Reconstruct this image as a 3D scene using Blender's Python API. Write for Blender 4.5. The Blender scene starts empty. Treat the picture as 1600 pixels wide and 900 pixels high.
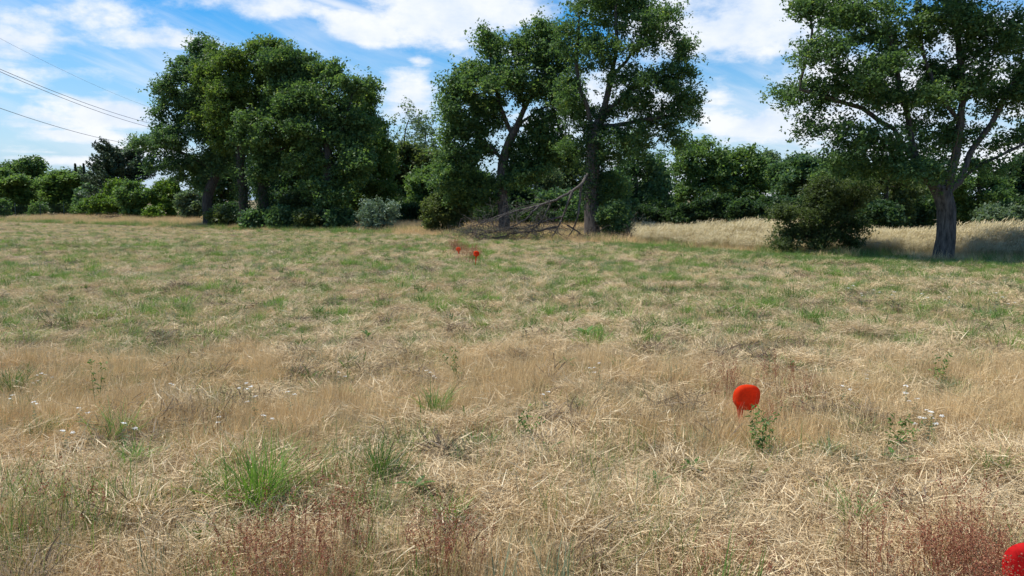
import bpy, math, random
import numpy as np
from mathutils import Vector
R = math.radians
rng = np.random.default_rng(11)
random.seed(11)
scene = bpy.context.scene

# ------------------------------------------------------------------ camera, sky, sun, exposure
FPX, PITCH, EYE = 1180.0, R(6.67), 1.6
cam_d = bpy.data.cameras.new("camera"); cam = bpy.data.objects.new("camera", cam_d)
scene.collection.objects.link(cam); scene.camera = cam
cam.location = (0, 0, EYE); cam.rotation_euler = (R(90) - PITCH, 0, 0)
cam_d.sensor_width = 36; cam_d.lens = 36 * FPX / 1600; cam_d.clip_start = 0.05; cam_d.clip_end = 6000
scene.view_settings.view_transform = 'Standard'; scene.view_settings.look = 'None'
scene.view_settings.gamma = 1; scene.view_settings.use_curve_mapping = False
scene.view_settings.exposure = 0.68
SUN_EL, SUN_AZ = R(62), R(-84)      # azimuth measured clockwise from the view direction (+Y)
sd = Vector((math.sin(SUN_AZ) * math.cos(SUN_EL), math.cos(SUN_AZ) * math.cos(SUN_EL), math.sin(SUN_EL)))
sl = bpy.data.lights.new("sun", 'SUN'); sl.energy = 3.6; sl.angle = R(2.5); sl.color = (1, 0.96, 0.88)
so = bpy.data.objects.new("sun", sl); scene.collection.objects.link(so)
so.rotation_euler = (-sd).to_track_quat('-Z', 'Y').to_euler()
scene.cycles.max_bounces = 6; scene.cycles.transmission_bounces = 4; scene.cycles.diffuse_bounces = 4
scene.cycles.transparent_max_bounces = 8

def ray(px, py):
    dx, dy = (px - 800) / FPX, (450 - py) / FPX
    return (dx, math.cos(PITCH) + dy * math.sin(PITCH), -math.sin(PITCH) + dy * math.cos(PITCH))
def P(px, py, D):
    """point seen at photo pixel (px,py) at ground distance D ahead"""
    d = ray(px, py); s = D / d[1]
    return np.array((d[0] * s, D, EYE + d[2] * s))
def G(px, py):
    d = ray(px, py); s = -EYE / d[2]
    return np.array((d[0] * s, d[1] * s, 0.0))
def proj(x, y):
    """ground point -> photo pixel"""
    c, s = math.cos(PITCH), math.sin(PITCH)
    z = -EYE
    f = y * c - z * s; u = y * s + z * c
    return 800 + FPX * x / f, 450 - FPX * u / f

w = bpy.data.worlds.new("World"); scene.world = w; w.use_nodes = True
nt = w.node_tree; N = nt.nodes; L = nt.links; N.clear()
def node(t, **kw):
    n = N.new(t)
    for k, v in kw.items(): setattr(n, k, v)
    return n
def mth(op, a, b=None, c=None, clamp=False):
    n = N.new('ShaderNodeMath'); n.operation = op; n.use_clamp = clamp
    for i, v in enumerate((a, b, c)):
        if v is None: continue
        if isinstance(v, (int, float)): n.inputs[i].default_value = v
        else: L.new(v, n.inputs[i])
    return n.outputs[0]
sky = node('ShaderNodeTexSky'); sky.sky_type = 'NISHITA'; sky.sun_disc = False
sky.sun_elevation = SUN_EL; sky.sun_rotation = SUN_AZ; sky.altitude = 50; sky.air_density = 1.0; sky.dust_density = 0.6; sky.ozone_density = 2.2
bg1 = node('ShaderNodeBackground'); bg1.inputs[1].default_value = 0.1
hs = node('ShaderNodeHueSaturation'); hs.inputs['Saturation'].default_value = 1.6; L.new(sky.outputs[0], hs.inputs['Color'])
L.new(hs.outputs[0], bg1.inputs[0])
tc = node('ShaderNodeTexCoord'); sep = node('ShaderNodeSeparateXYZ'); L.new(tc.outputs['Generated'], sep.inputs[0])
az = mth('ARCTAN2', sep.outputs[0], sep.outputs[1])
hor = mth('SQRT', mth('ADD', mth('MULTIPLY', sep.outputs[0], sep.outputs[0]), mth('MULTIPLY', sep.outputs[1], sep.outputs[1])))
el = mth('ARCTAN2', sep.outputs[2], hor)
def azel(px, py):
    d = ray(px, py); return math.atan2(d[0], d[1]), math.atan2(d[2], math.hypot(d[0], d[1]))
# flat-layer coordinates: clouds shrink and flatten towards the horizon
zz = mth('ADD', mth('MAXIMUM', sep.outputs[2], 0.0), 0.10)
cx_ = node('ShaderNodeCombineXYZ'); L.new(mth('DIVIDE', sep.outputs[0], zz), cx_.inputs[0]); L.new(mth('DIVIDE', sep.outputs[1], zz), cx_.inputs[1])
nz = node('ShaderNodeTexNoise'); nz.inputs['Scale'].default_value = 1.3; nz.inputs['Detail'].default_value = 9; nz.inputs['Roughness'].default_value = .58; nz.inputs['Distortion'].default_value = .35
L.new(cx_.outputs[0], nz.inputs['Vector'])
nf = node('ShaderNodeTexNoise'); nf.inputs['Scale'].default_value = 9.0; nf.inputs['Detail'].default_value = 8; nf.inputs['Roughness'].default_value = .62
ce = node('ShaderNodeCombineXYZ'); L.new(az, ce.inputs[0]); L.new(mth('MULTIPLY', el, 1.6), ce.inputs[1]); L.new(ce.outputs[0], nf.inputs['Vector'])
# streaks
ns = node('ShaderNodeTexNoise'); ns.inputs['Scale'].default_value = 3.2; ns.inputs['Detail'].default_value = 7; ns.inputs['Roughness'].default_value = .6; ns.inputs['Distortion'].default_value = .5
c2 = node('ShaderNodeCombineXYZ'); L.new(mth('ADD', az, mth('MULTIPLY', el, .8)), c2.inputs[0]); L.new(mth('SUBTRACT', mth('MULTIPLY', el, 5.0), mth('MULTIPLY', az, -1.6)), c2.inputs[1]); L.new(c2.outputs[0], ns.inputs['Vector'])
CL = [(1140, 20, 150, 75, 1.0), (1170, 90, 75, 30, .6), (1185, 192, 105, 30, 1.0), (1120, 165, 60, 40, .6), (720, 15, 130, 55, 1.0),
      (430, 5, 85, 30, .75), (560, 48, 70, 30, .85), (655, 95, 22, 10, .6), (640, 160, 50, 45, .8), (620, 60, 60, 20, .2), (15, 60, 75, 45, .85), (60, 185, 80, 16, .8),
      (175, 178, 75, 22, 1.0), (145, 213, 60, 11, .95), (215, 240, 60, 12, .85), (110, 28, 110, 22, .6), (260, 62, 120, 16, .75), (110, 250, 90, 8, .7), (60, 110, 90, 14, .6), (940, 170, 140, 70, .75),
      (1420, 130, 190, 100, .85), (1560, 40, 120, 90, .7), (1560, 250, 120, 50, .8), (1020, 285, 80, 40, .8), (60, 240, 120, 12, .4), (700, 120, 40, 30, .35), (1400, -150, 300, 120, .6)]
tot = None
for (px, py, rx, ry, a) in CL:
    a0, e0 = azel(px, py)
    u = mth('DIVIDE', mth('SUBTRACT', az, a0), rx / FPX); v = mth('DIVIDE', mth('SUBTRACT', el, e0), ry / FPX)
    r2 = mth('ADD', mth('MULTIPLY', u, u), mth('MULTIPLY', v, v))
    g = mth('MULTIPLY', mth('EXPONENT', mth('MULTIPLY', r2, -.7)), a)
    tot = g if tot is None else mth('MAXIMUM', tot, g)
fine = mth('SUBTRACT', nf.outputs['Fac'], .5)
dens = mth('ADD', mth('ADD', tot, mth('MULTIPLY', mth('SUBTRACT', nz.outputs['Fac'], .56), 1.5)), mth('MULTIPLY', fine, 1.5))
mr = node('ShaderNodeMapRange'); mr.interpolation_type = 'SMOOTHSTEP'; mr.inputs['From Min'].default_value = .16; mr.inputs['From Max'].default_value = .72
L.new(dens, mr.inputs['Value'])
st = node('ShaderNodeMapRange'); st.interpolation_type = 'SMOOTHSTEP'; st.inputs['From Min'].default_value = .42; st.inputs['From Max'].default_value = .72; st.inputs['To Max'].default_value = .7
L.new(ns.outputs['Fac'], st.inputs['Value'])
# vapour trail
(a1, e1), (a2, e2) = azel(480, -8), azel(745, 68)
dl = math.hypot(a2 - a1, e2 - e1); nx_, ny_ = -(e2 - e1) / dl, (a2 - a1) / dl
dist = mth('ADD', mth('ADD', mth('MULTIPLY', mth('SUBTRACT', az, a1), nx_), mth('MULTIPLY', mth('SUBTRACT', el, e1), ny_)), mth('MULTIPLY', fine, .006))
tr = mth('MULTIPLY', mth('EXPONENT', mth('MULTIPLY', mth('MULTIPLY', dist, dist), -1 / (0.0065 ** 2))), .8)
along = mth('ADD', mth('MULTIPLY', mth('SUBTRACT', az, a1), (a2 - a1) / dl), mth('MULTIPLY', mth('SUBTRACT', el, e1), (e2 - e1) / dl))
tr = mth('MULTIPLY', tr, mth('LESS_THAN', mth('ABSOLUTE', mth('SUBTRACT', along, dl * .5)), dl * .8))
mask = mth('MAXIMUM', mth('MAXIMUM', mr.outputs[0], mth('MULTIPLY', st.outputs[0], .8)), tr)
hz = node('ShaderNodeMapRange'); hz.inputs['From Min'].default_value = 0.0; hz.inputs['From Max'].default_value = .22; hz.inputs['To Min'].default_value = .85; hz.inputs['To Max'].default_value = 0.0
L.new(el, hz.inputs['Value'])
mask = mth('MULTIPLY', mask, mth('GREATER_THAN', el, -.02), clamp=True)
cr = node('ShaderNodeValToRGB'); L.new(nf.outputs['Fac'], cr.inputs[0])
cr.color_ramp.elements[0].position = .35; cr.color_ramp.elements[0].color = (.66, .76, .92, 1)
cr.color_ramp.elements[1].position = .6; cr.color_ramp.elements[1].color = (.88, .91, .95, 1)
bg2 = node('ShaderNodeBackground'); bg2.inputs[1].default_value = 0.69; L.new(cr.outputs[0], bg2.inputs[0])
mx = node('ShaderNodeMixShader'); L.new(mask, mx.inputs[0])
bg3 = node('ShaderNodeBackground'); bg3.inputs[0].default_value = (.40, .62, .90, 1); bg3.inputs[1].default_value = .62
mx3 = node('ShaderNodeMixShader'); L.new(hz.outputs[0], mx3.inputs[0]); L.new(bg1.outputs[0], mx3.inputs[1]); L.new(bg3.outputs[0], mx3.inputs[2]); L.new(mx3.outputs[0], mx.inputs[1]); L.new(bg2.outputs[0], mx.inputs[2])
ow = node('ShaderNodeOutputWorld'); L.new(mx.outputs[0], ow.inputs[0])

# ------------------------------------------------------------------ helpers
COL = scene.collection
def tag(o, label=None, cat=None, group=None, kind=None):
    if label: o['label'] = label
    if cat: o['category'] = cat
    if group: o['group'] = group
    if kind: o['kind'] = kind
    return o
def empty(name, loc, label, cat, group=None):
    o = bpy.data.objects.new(name, None); COL.objects.link(o); o.location = [float(v) for v in loc]
    o.empty_display_size = .2
    return tag(o, label, cat, group)
def npmesh(name, V, polys, tint=None, smooth=False):
    """V (n,3); polys (m,k) int array or list of such arrays"""
    if not isinstance(polys, list): polys = [polys]
    me = bpy.data.meshes.new(name); V = np.asarray(V, dtype=np.float32)
    me.vertices.add(len(V)); me.vertices.foreach_set('co', V.ravel())
    idx = np.concatenate([p.ravel() for p in polys]).astype(np.int32)
    lens = np.concatenate([np.full(len(p), p.shape[1]) for p in polys])
    starts = np.concatenate([[0], np.cumsum(lens)[:-1]]).astype(np.int32)
    me.loops.add(len(idx)); me.loops.foreach_set('vertex_index', idx)
    me.polygons.add(len(lens)); me.polygons.foreach_set('loop_start', starts)
    if tint is not None:
        a = me.attributes.new('tint', 'FLOAT', 'POINT'); a.data.foreach_set('value', np.asarray(tint, dtype=np.float32))
    me.update(calc_edges=True)
    if smooth: me.polygons.foreach_set('use_smooth', np.ones(len(lens), dtype=bool))
    return me
def mobj(name, me, mat, parent=None, col=None):
    if mat is not None and not me.materials: me.materials.append(mat)
    o = bpy.data.objects.new(name, me); (col or COL).objects.link(o)
    if parent is not None:
        o.parent = parent; o.matrix_parent_inverse.identity()
        off = np.array(parent.location); 
        # vertices were built in world space: shift into the parent's frame
        n = len(me.vertices); co = np.empty(n * 3, dtype=np.float32); me.vertices.foreach_get('co', co)
        co = co.reshape(-1, 3) - off.astype(np.float32); me.vertices.foreach_set('co', co.ravel()); me.update()
    return o
_tab = rng.random((256, 256))
def vnoise(x, y, s=1.0, seed=0):
    x = np.asarray(x) * s + seed * 17.31; y = np.asarray(y) * s + seed * 9.77
    xi = np.floor(x).astype(int); yi = np.floor(y).astype(int); fx = x - xi; fy = y - yi
    fx = fx * fx * (3 - 2 * fx); fy = fy * fy * (3 - 2 * fy)
    t = lambda a, b: _tab[a % 256, b % 256]
    return (t(xi, yi) * (1 - fx) + t(xi + 1, yi) * fx) * (1 - fy) + (t(xi, yi + 1) * (1 - fx) + t(xi + 1, yi + 1) * fx) * fy
def fbm(x, y, s=1.0, seed=0, o=3):
    r = 0; a = 1; tt = 0
    for k in range(o): r = r + a * vnoise(x, y, s * 2 ** k, seed + k); tt += a; a *= .5
    return r / tt
def zf(x, y):
    x = np.asarray(x, float); y = np.asarray(y, float)
    return (fbm(x, y, .8, 1) - .5) * .10 + (fbm(x, y, 2.3, 14, 2) - .5) * .12 * np.clip(1.6 - y / 14, .35, 1) + (fbm(x, y, 5.0, 5, 2) - .5) * .045 + (vnoise(x, y, .05, 9) - .5) * .15 * np.clip((y - 6) / 20, 0, 1)

# ------------------------------------------------------------------ materials
def new_mat(name):
    m = bpy.data.materials.new(name); m.use_nodes = True; m.node_tree.nodes.clear()
    return m, m.node_tree.nodes, m.node_tree.links
K = dict(oak_leaf=1.32, oak_leaf_yellowing=1.25, oak_leaf_dark=1.4, field_maple_leaf=1.15, pale_leaf=1.2, hedge_leaf=1.35, olive_leaf=1.3, conifer_needles=2.0)   # leaf colours lifted against deep crown shade; field maple and pale for distance haze
def leaf_mat(name, a, b, c=None, trans=.42, gloss=.2, rnd=.0, tcol=1.35):
    """tint attribute runs a -> b (-> c); optional per-instance variation"""
    a, b = [tuple(v * K.get(name, 1) for v in q) for q in (a, b)]; c = c and tuple(v * K.get(name, 1) for v in c)
    m, n, l = new_mat(name)
    at = n.new('ShaderNodeAttribute'); at.attribute_name = 'tint'
    r = n.new('ShaderNodeValToRGB'); cr = r.color_ramp
    cr.elements[0].color = (*a, 1); cr.elements[0].position = 0
    cr.elements[1].color = (*(c or b), 1); cr.elements[1].position = 1
    if c: e = cr.elements.new(.72); e.color = (*b, 1)
    l.new(at.outputs['Fac'], r.inputs[0]); col = r.outputs[0]
    if rnd:
        oi = n.new('ShaderNodeObjectInfo'); mr = n.new('ShaderNodeMapRange'); mr.inputs['To Min'].default_value = 1 - rnd; mr.inputs['To Max'].default_value = 1 + rnd * .6
        l.new(oi.outputs['Random'], mr.inputs['Value']); h = n.new('ShaderNodeHueSaturation'); l.new(mr.outputs[0], h.inputs['Value']); l.new(col, h.inputs['Color']); col = h.outputs[0]
    p = n.new('ShaderNodeBsdfPrincipled'); p.inputs['Roughness'].default_value = .5; p.inputs['Specular IOR Level'].default_value = gloss
    l.new(col, p.inputs['Base Color'])
    t = n.new('ShaderNodeBsdfTranslucent'); g = n.new('ShaderNodeMixRGB'); g.blend_type = 'MULTIPLY'; g.inputs[0].default_value = 1; g.inputs[2].default_value = (tcol, tcol * 1.1, tcol * .55, 1) if tcol > 1.1 else (tcol, tcol * .95, tcol * .85, 1)
    l.new(col, g.inputs[1]); l.new(g.outputs[0], t.inputs[0])
    mx = n.new('ShaderNodeMixShader'); mx.inputs[0].default_value = trans
    l.new(p.outputs[0], mx.inputs[1]); l.new(t.outputs[0], mx.inputs[2])
    o = n.new('ShaderNodeOutputMaterial'); l.new(mx.outputs[0], o.inputs[0])
    return m
def bark_mat(name, a, b, sc=6.0):
    m, n, l = new_mat(name)
    tc = n.new('ShaderNodeNewGeometry'); mp = n.new('ShaderNodeMapping'); mp.inputs['Scale'].default_value = (sc, sc, sc * .22); l.new(tc.outputs['Position'], mp.inputs[0])
    v = n.new('ShaderNodeTexNoise'); v.inputs['Scale'].default_value = 2.5; v.inputs['Detail'].default_value = 8; v.inputs['Roughness'].default_value = .7; l.new(mp.outputs[0], v.inputs['Vector'])
    r = n.new('ShaderNodeValToRGB'); r.color_ramp.elements[0].position = .38; r.color_ramp.elements[1].position = .65
    r.color_ramp.elements[0].color = (*a, 1); r.color_ramp.elements[1].color = (*b, 1); l.new(v.outputs['Fac'], r.inputs[0])
    bp = n.new('ShaderNodeBump'); bp.inputs['Strength'].default_value = .9; bp.inputs['Distance'].default_value = .04; l.new(v.outputs['Fac'], bp.inputs['Height'])
    p = n.new('ShaderNodeBsdfPrincipled'); p.inputs['Roughness'].default_value = .9; p.inputs['Specular IOR Level'].default_value = .15
    l.new(r.outputs[0], p.inputs['Base Color']); l.new(bp.outputs[0], p.inputs['Normal'])
    o = n.new('ShaderNodeOutputMaterial'); l.new(p.outputs[0], o.inputs[0]); return m
def plain_mat(name, col, rough=.6, metal=0, spec=.4):
    m, n, l = new_mat(name)
    g = n.new('ShaderNodeNewGeometry'); v = n.new('ShaderNodeTexNoise'); v.inputs['Scale'].default_value = 14; v.inputs['Detail'].default_value = 5; l.new(g.outputs['Position'], v.inputs['Vector'])
    x = n.new('ShaderNodeMixRGB'); x.blend_type = 'MULTIPLY'; x.inputs[1].default_value = (*col, 1); l.new(v.outputs['Fac'], x.inputs[0]); x.inputs[2].default_value = (.72, .72, .7, 1)
    p = n.new('ShaderNodeBsdfPrincipled'); p.inputs['Roughness'].default_value = rough; p.inputs['Metallic'].default_value = metal; p.inputs['Specular IOR Level'].default_value = spec
    l.new(x.outputs[0], p.inputs['Base Color'])
    o = n.new('ShaderNodeOutputMaterial'); l.new(p.outputs[0], o.inputs[0]); return m

M = {}
M['oak'] = leaf_mat('oak_leaf', (.050, .090, .038), (.098, .158, .056), (.20, .25, .07))
M['oak_y'] = leaf_mat('oak_leaf_yellowing', (.058, .10, .03), (.13, .185, .045), (.27, .28, .06))
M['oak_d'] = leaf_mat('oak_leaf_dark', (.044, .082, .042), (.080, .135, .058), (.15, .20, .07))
M['mid'] = leaf_mat('field_maple_leaf', (.065, .115, .040), (.12, .19, .06), (.19, .25, .07))
M['bright'] = leaf_mat('bright_leaf', (.075, .135, .028), (.13, .20, .035), (.2, .25, .045))
M['pale'] = leaf_mat('pale_leaf', (.075, .11, .065), (.12, .165, .095), (.17, .2, .11))
M['silver'] = leaf_mat('silver_leaf', (.13, .19, .13), (.22, .29, .21), (.32, .38, .27), trans=.2)
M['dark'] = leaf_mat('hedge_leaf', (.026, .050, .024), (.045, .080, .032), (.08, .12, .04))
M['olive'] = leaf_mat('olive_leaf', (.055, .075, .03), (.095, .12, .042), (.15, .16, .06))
M['conifer'] = leaf_mat('conifer_needles', (.022, .040, .024), (.038, .060, .034), (.06, .075, .05), trans=.1)
M['bark'] = bark_mat('oak_bark', (.05, .041, .035), (.18, .148, .125))
M['bark_d'] = bark_mat('dark_bark', (.03, .026, .022), (.1, .085, .07))
M['dead'] = bark_mat('dead_wood', (.05, .042, .036), (.19, .165, .145), 12)
M['straw'] = leaf_mat('dry_straw', (.34, .24, .13), (.78, .61, .36), (.95, .84, .59), trans=.22, gloss=.15, rnd=.22, tcol=1.0)
M['tan'] = leaf_mat('standing_dry_grass', (.50, .34, .17), (.83, .62, .32), (.94, .78, .47), trans=.25, gloss=.12, rnd=.2, tcol=1.0)
M['palegrass'] = leaf_mat('ripe_tall_grass', (.28, .24, .11), (.48, .40, .21), (.64, .56, .38), trans=.28, gloss=.12, rnd=.15, tcol=1.0)
M['green'] = leaf_mat('grass_green', (.085, .16, .035), (.17, .28, .07), (.36, .38, .16), trans=.3, rnd=.25)
M['lush'] = leaf_mat('lush_grass_green', (.10, .19, .035), (.20, .32, .06), (.32, .42, .10), trans=.35, rnd=.1)
M['grey'] = leaf_mat('grey_green_herb', (.13, .17, .10), (.22, .26, .16), (.34, .35, .25), trans=.2, rnd=.2)
M['weed'] = leaf_mat('dark_weed_leaf', (.055, .12, .025), (.10, .19, .04), (.17, .26, .06), trans=.25, rnd=.15)
M['red'] = leaf_mat('sorrel_seed', (.22, .06, .035), (.36, .15, .08), (.50, .33, .18), trans=.25, rnd=.2, tcol=1.0)
M['brown'] = leaf_mat('brown_stem', (.13, .07, .035), (.26, .15, .075), (.38, .26, .14), trans=.1, rnd=.2, tcol=1.0)
M['clod'] = leaf_mat('dead_thatch', (.07, .045, .028), (.17, .12, .075), (.32, .25, .16), trans=.1, rnd=.2, tcol=1.0)
M['petal'] = leaf_mat('white_petal', (.72, .72, .66), (.85, .85, .80), (.8, .75, .45), trans=.2, tcol=.8)

# ------------------------------------------------------------------ leaves
def leaf_cloud(C, size, tint, up=.5, aspect=.55, droop=None):
    n = len(C); C = np.asarray(C)
    nrm = rng.normal(size=(n, 3)); nrm /= np.linalg.norm(nrm, axis=1)[:, None]
    nrm[:, 2] = np.abs(nrm[:, 2]) + up; nrm /= np.linalg.norm(nrm, axis=1)[:, None]
    t = rng.normal(size=(n, 3)); 
    if droop is not None: t[:, 2] += droop
    t -= nrm * np.sum(t * nrm, 1)[:, None]; t /= np.linalg.norm(t, axis=1)[:, None] + 1e-9
    b = np.cross(nrm, t); s = (size * (.65 + .7 * rng.random(n)))[:, None]
    V = np.empty((n, 4, 3)); w = aspect * .5
    V[:, 0] = C - t * s * .5
    V[:, 1] = C + b * s * w + nrm * s * .10 + t * s * .08
    V[:, 2] = C + t * s * .5 - nrm * s * .06
    V[:, 3] = C - b * s * w + nrm * s * .10 + t * s * .08
    return V.reshape(-1, 3), np.arange(n * 4).reshape(-1, 4), np.repeat(tint, 4)

def tube_paths(paths, sides_f):
    """paths: list of (pts (k,3), radii (k)); one joined mesh"""
    Vs, Fs, off = [], [], 0
    for pts, rad in paths:
        k = len(pts)
        if k < 2: continue
        sd_ = sides_f(rad[0])
        T = np.gradient(pts, axis=0); T /= np.linalg.norm(T, axis=1)[:, None] + 1e-9
        ref = np.array((1.0, .13, .07)) if abs(T[0][0]) < .8 else np.array((.1, 1.0, .1))
        U = np.cross(T, ref); U /= np.linalg.norm(U, axis=1)[:, None] + 1e-9; W = np.cross(T, U)
        a = np.arange(sd_) / sd_ * 2 * np.pi
        rr = rad[:, None] * np.ones(sd_)[None]
        if sd_ >= 9:
            h = np.arange(k)[:, None]
            rr = rr * (1 + .07 * np.sin(a * 5 + .35 * h + rad[0] * 40)[:] + .05 * np.sin(a * 9 - .5 * h))
        V = pts[:, None] + U[:, None] * (np.cos(a)[None, :, None] * rr[..., None]) + W[:, None] * (np.sin(a)[None, :, None] * rr[..., None])
        Vs.append(V.reshape(-1, 3))
        i = np.arange(k - 1)[:, None] * sd_; j = np.arange(sd_)[None]; j2 = (j + 1) % sd_
        Fs.append(np.stack([i + j, i + j2, i + sd_ + j2, i + sd_ + j], -1).reshape(-1, 4) + off)
        off += k * sd_
    return np.concatenate(Vs), np.concatenate(Fs)

def colonize(seed_pts, parents, attr, step, kill, maxn=9000):
    """space colonisation from an initial skeleton"""
    pts = np.array(seed_pts, float); par = list(parents)
    store = np.empty((maxn, 3)); n = len(pts); store[:n] = pts
    d = np.linalg.norm(attr[:, None] - store[None, :n], axis=2); near = d.argmin(1); nd = d.min(1)
    alive = nd > kill * .5
    for it in range(400):
        ai = np.where(alive)[0]
        if len(ai) == 0 or n > maxn - 600: break
        nn = near[ai]; v = attr[ai] - store[nn]; v /= np.linalg.norm(v, axis=1)[:, None] + 1e-9
        u, inv = np.unique(nn, return_inverse=True)
        D = np.zeros((len(u), 3)); np.add.at(D, inv, v)
        D /= np.linalg.norm(D, axis=1)[:, None] + 1e-9
        D += rng.normal(size=D.shape) * .13; D /= np.linalg.norm(D, axis=1)[:, None]
        new = store[u] + D * step
        if n + len(new) >= maxn: break
        store[n:n + len(new)] = new; par += list(u)
        d = np.linalg.norm(attr[ai][:, None] - new[None], axis=2); m = d.argmin(1); md = d.min(1)
        better = md < nd[ai]; bi = ai[better]; near[bi] = n + m[better]; nd[bi] = md[better]
        alive[ai[nd[ai] < kill]] = False
        stuck = np.zeros(len(alive), bool); stuck[ai[~better]] = rng.random((~better).sum()) < .12
        alive &= ~stuck
        n += len(new)
    return store[:n].copy(), np.array(par)

def blob_points(blobs, n, shell=.45, void=.5, vs=1.0):
    """blobs: (centre, radii) ellipsoids in world space -> n attraction points, clumped"""
    sub = []
    for c, r in blobs:
        sub.append((c, np.asarray(r) * .62))
        for _ in range(7):
            v = rng.normal(size=3); v /= np.linalg.norm(v); sub.append((np.asarray(c) + v * r * rng.uniform(.5, .95), np.asarray(r) * rng.uniform(.22, .46) * rng.uniform(.75, 1.25, 3)))
    blobs = sub
    vol = np.array([np.prod(b[1]) for b in blobs]) ** .72; vol /= vol.sum()
    out = []
    ph = rng.random(9) * 20
    while sum(map(len, out)) < n:
        k = rng.choice(len(blobs), n, p=vol)
        C = np.array([blobs[i][0] for i in range(len(blobs))])[k]; Rr = np.array([blobs[i][1] for i in range(len(blobs))])[k]
        v = rng.normal(size=(n, 3)); v /= np.linalg.norm(v, axis=1)[:, None]
        p = C + v * Rr * (rng.random(n) ** shell)[:, None]
        q = p * 1.9 / vs
        f = np.sin(q[:, 0] + ph[0] + 1.3 * np.sin(q[:, 2] + ph[1])) + np.sin(q[:, 1] * 1.1 + ph[2] + 1.2 * np.sin(q[:, 0] * .7)) + np.sin(q[:, 2] * 1.2 + ph[3] + np.sin(q[:, 1]))
        p = p[f < 1.0 - void * 1.4 + rng.random(n) * 1.2]
        out.append(p[p[:, 2] > .15])
    return np.concatenate(out)[:n]

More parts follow.
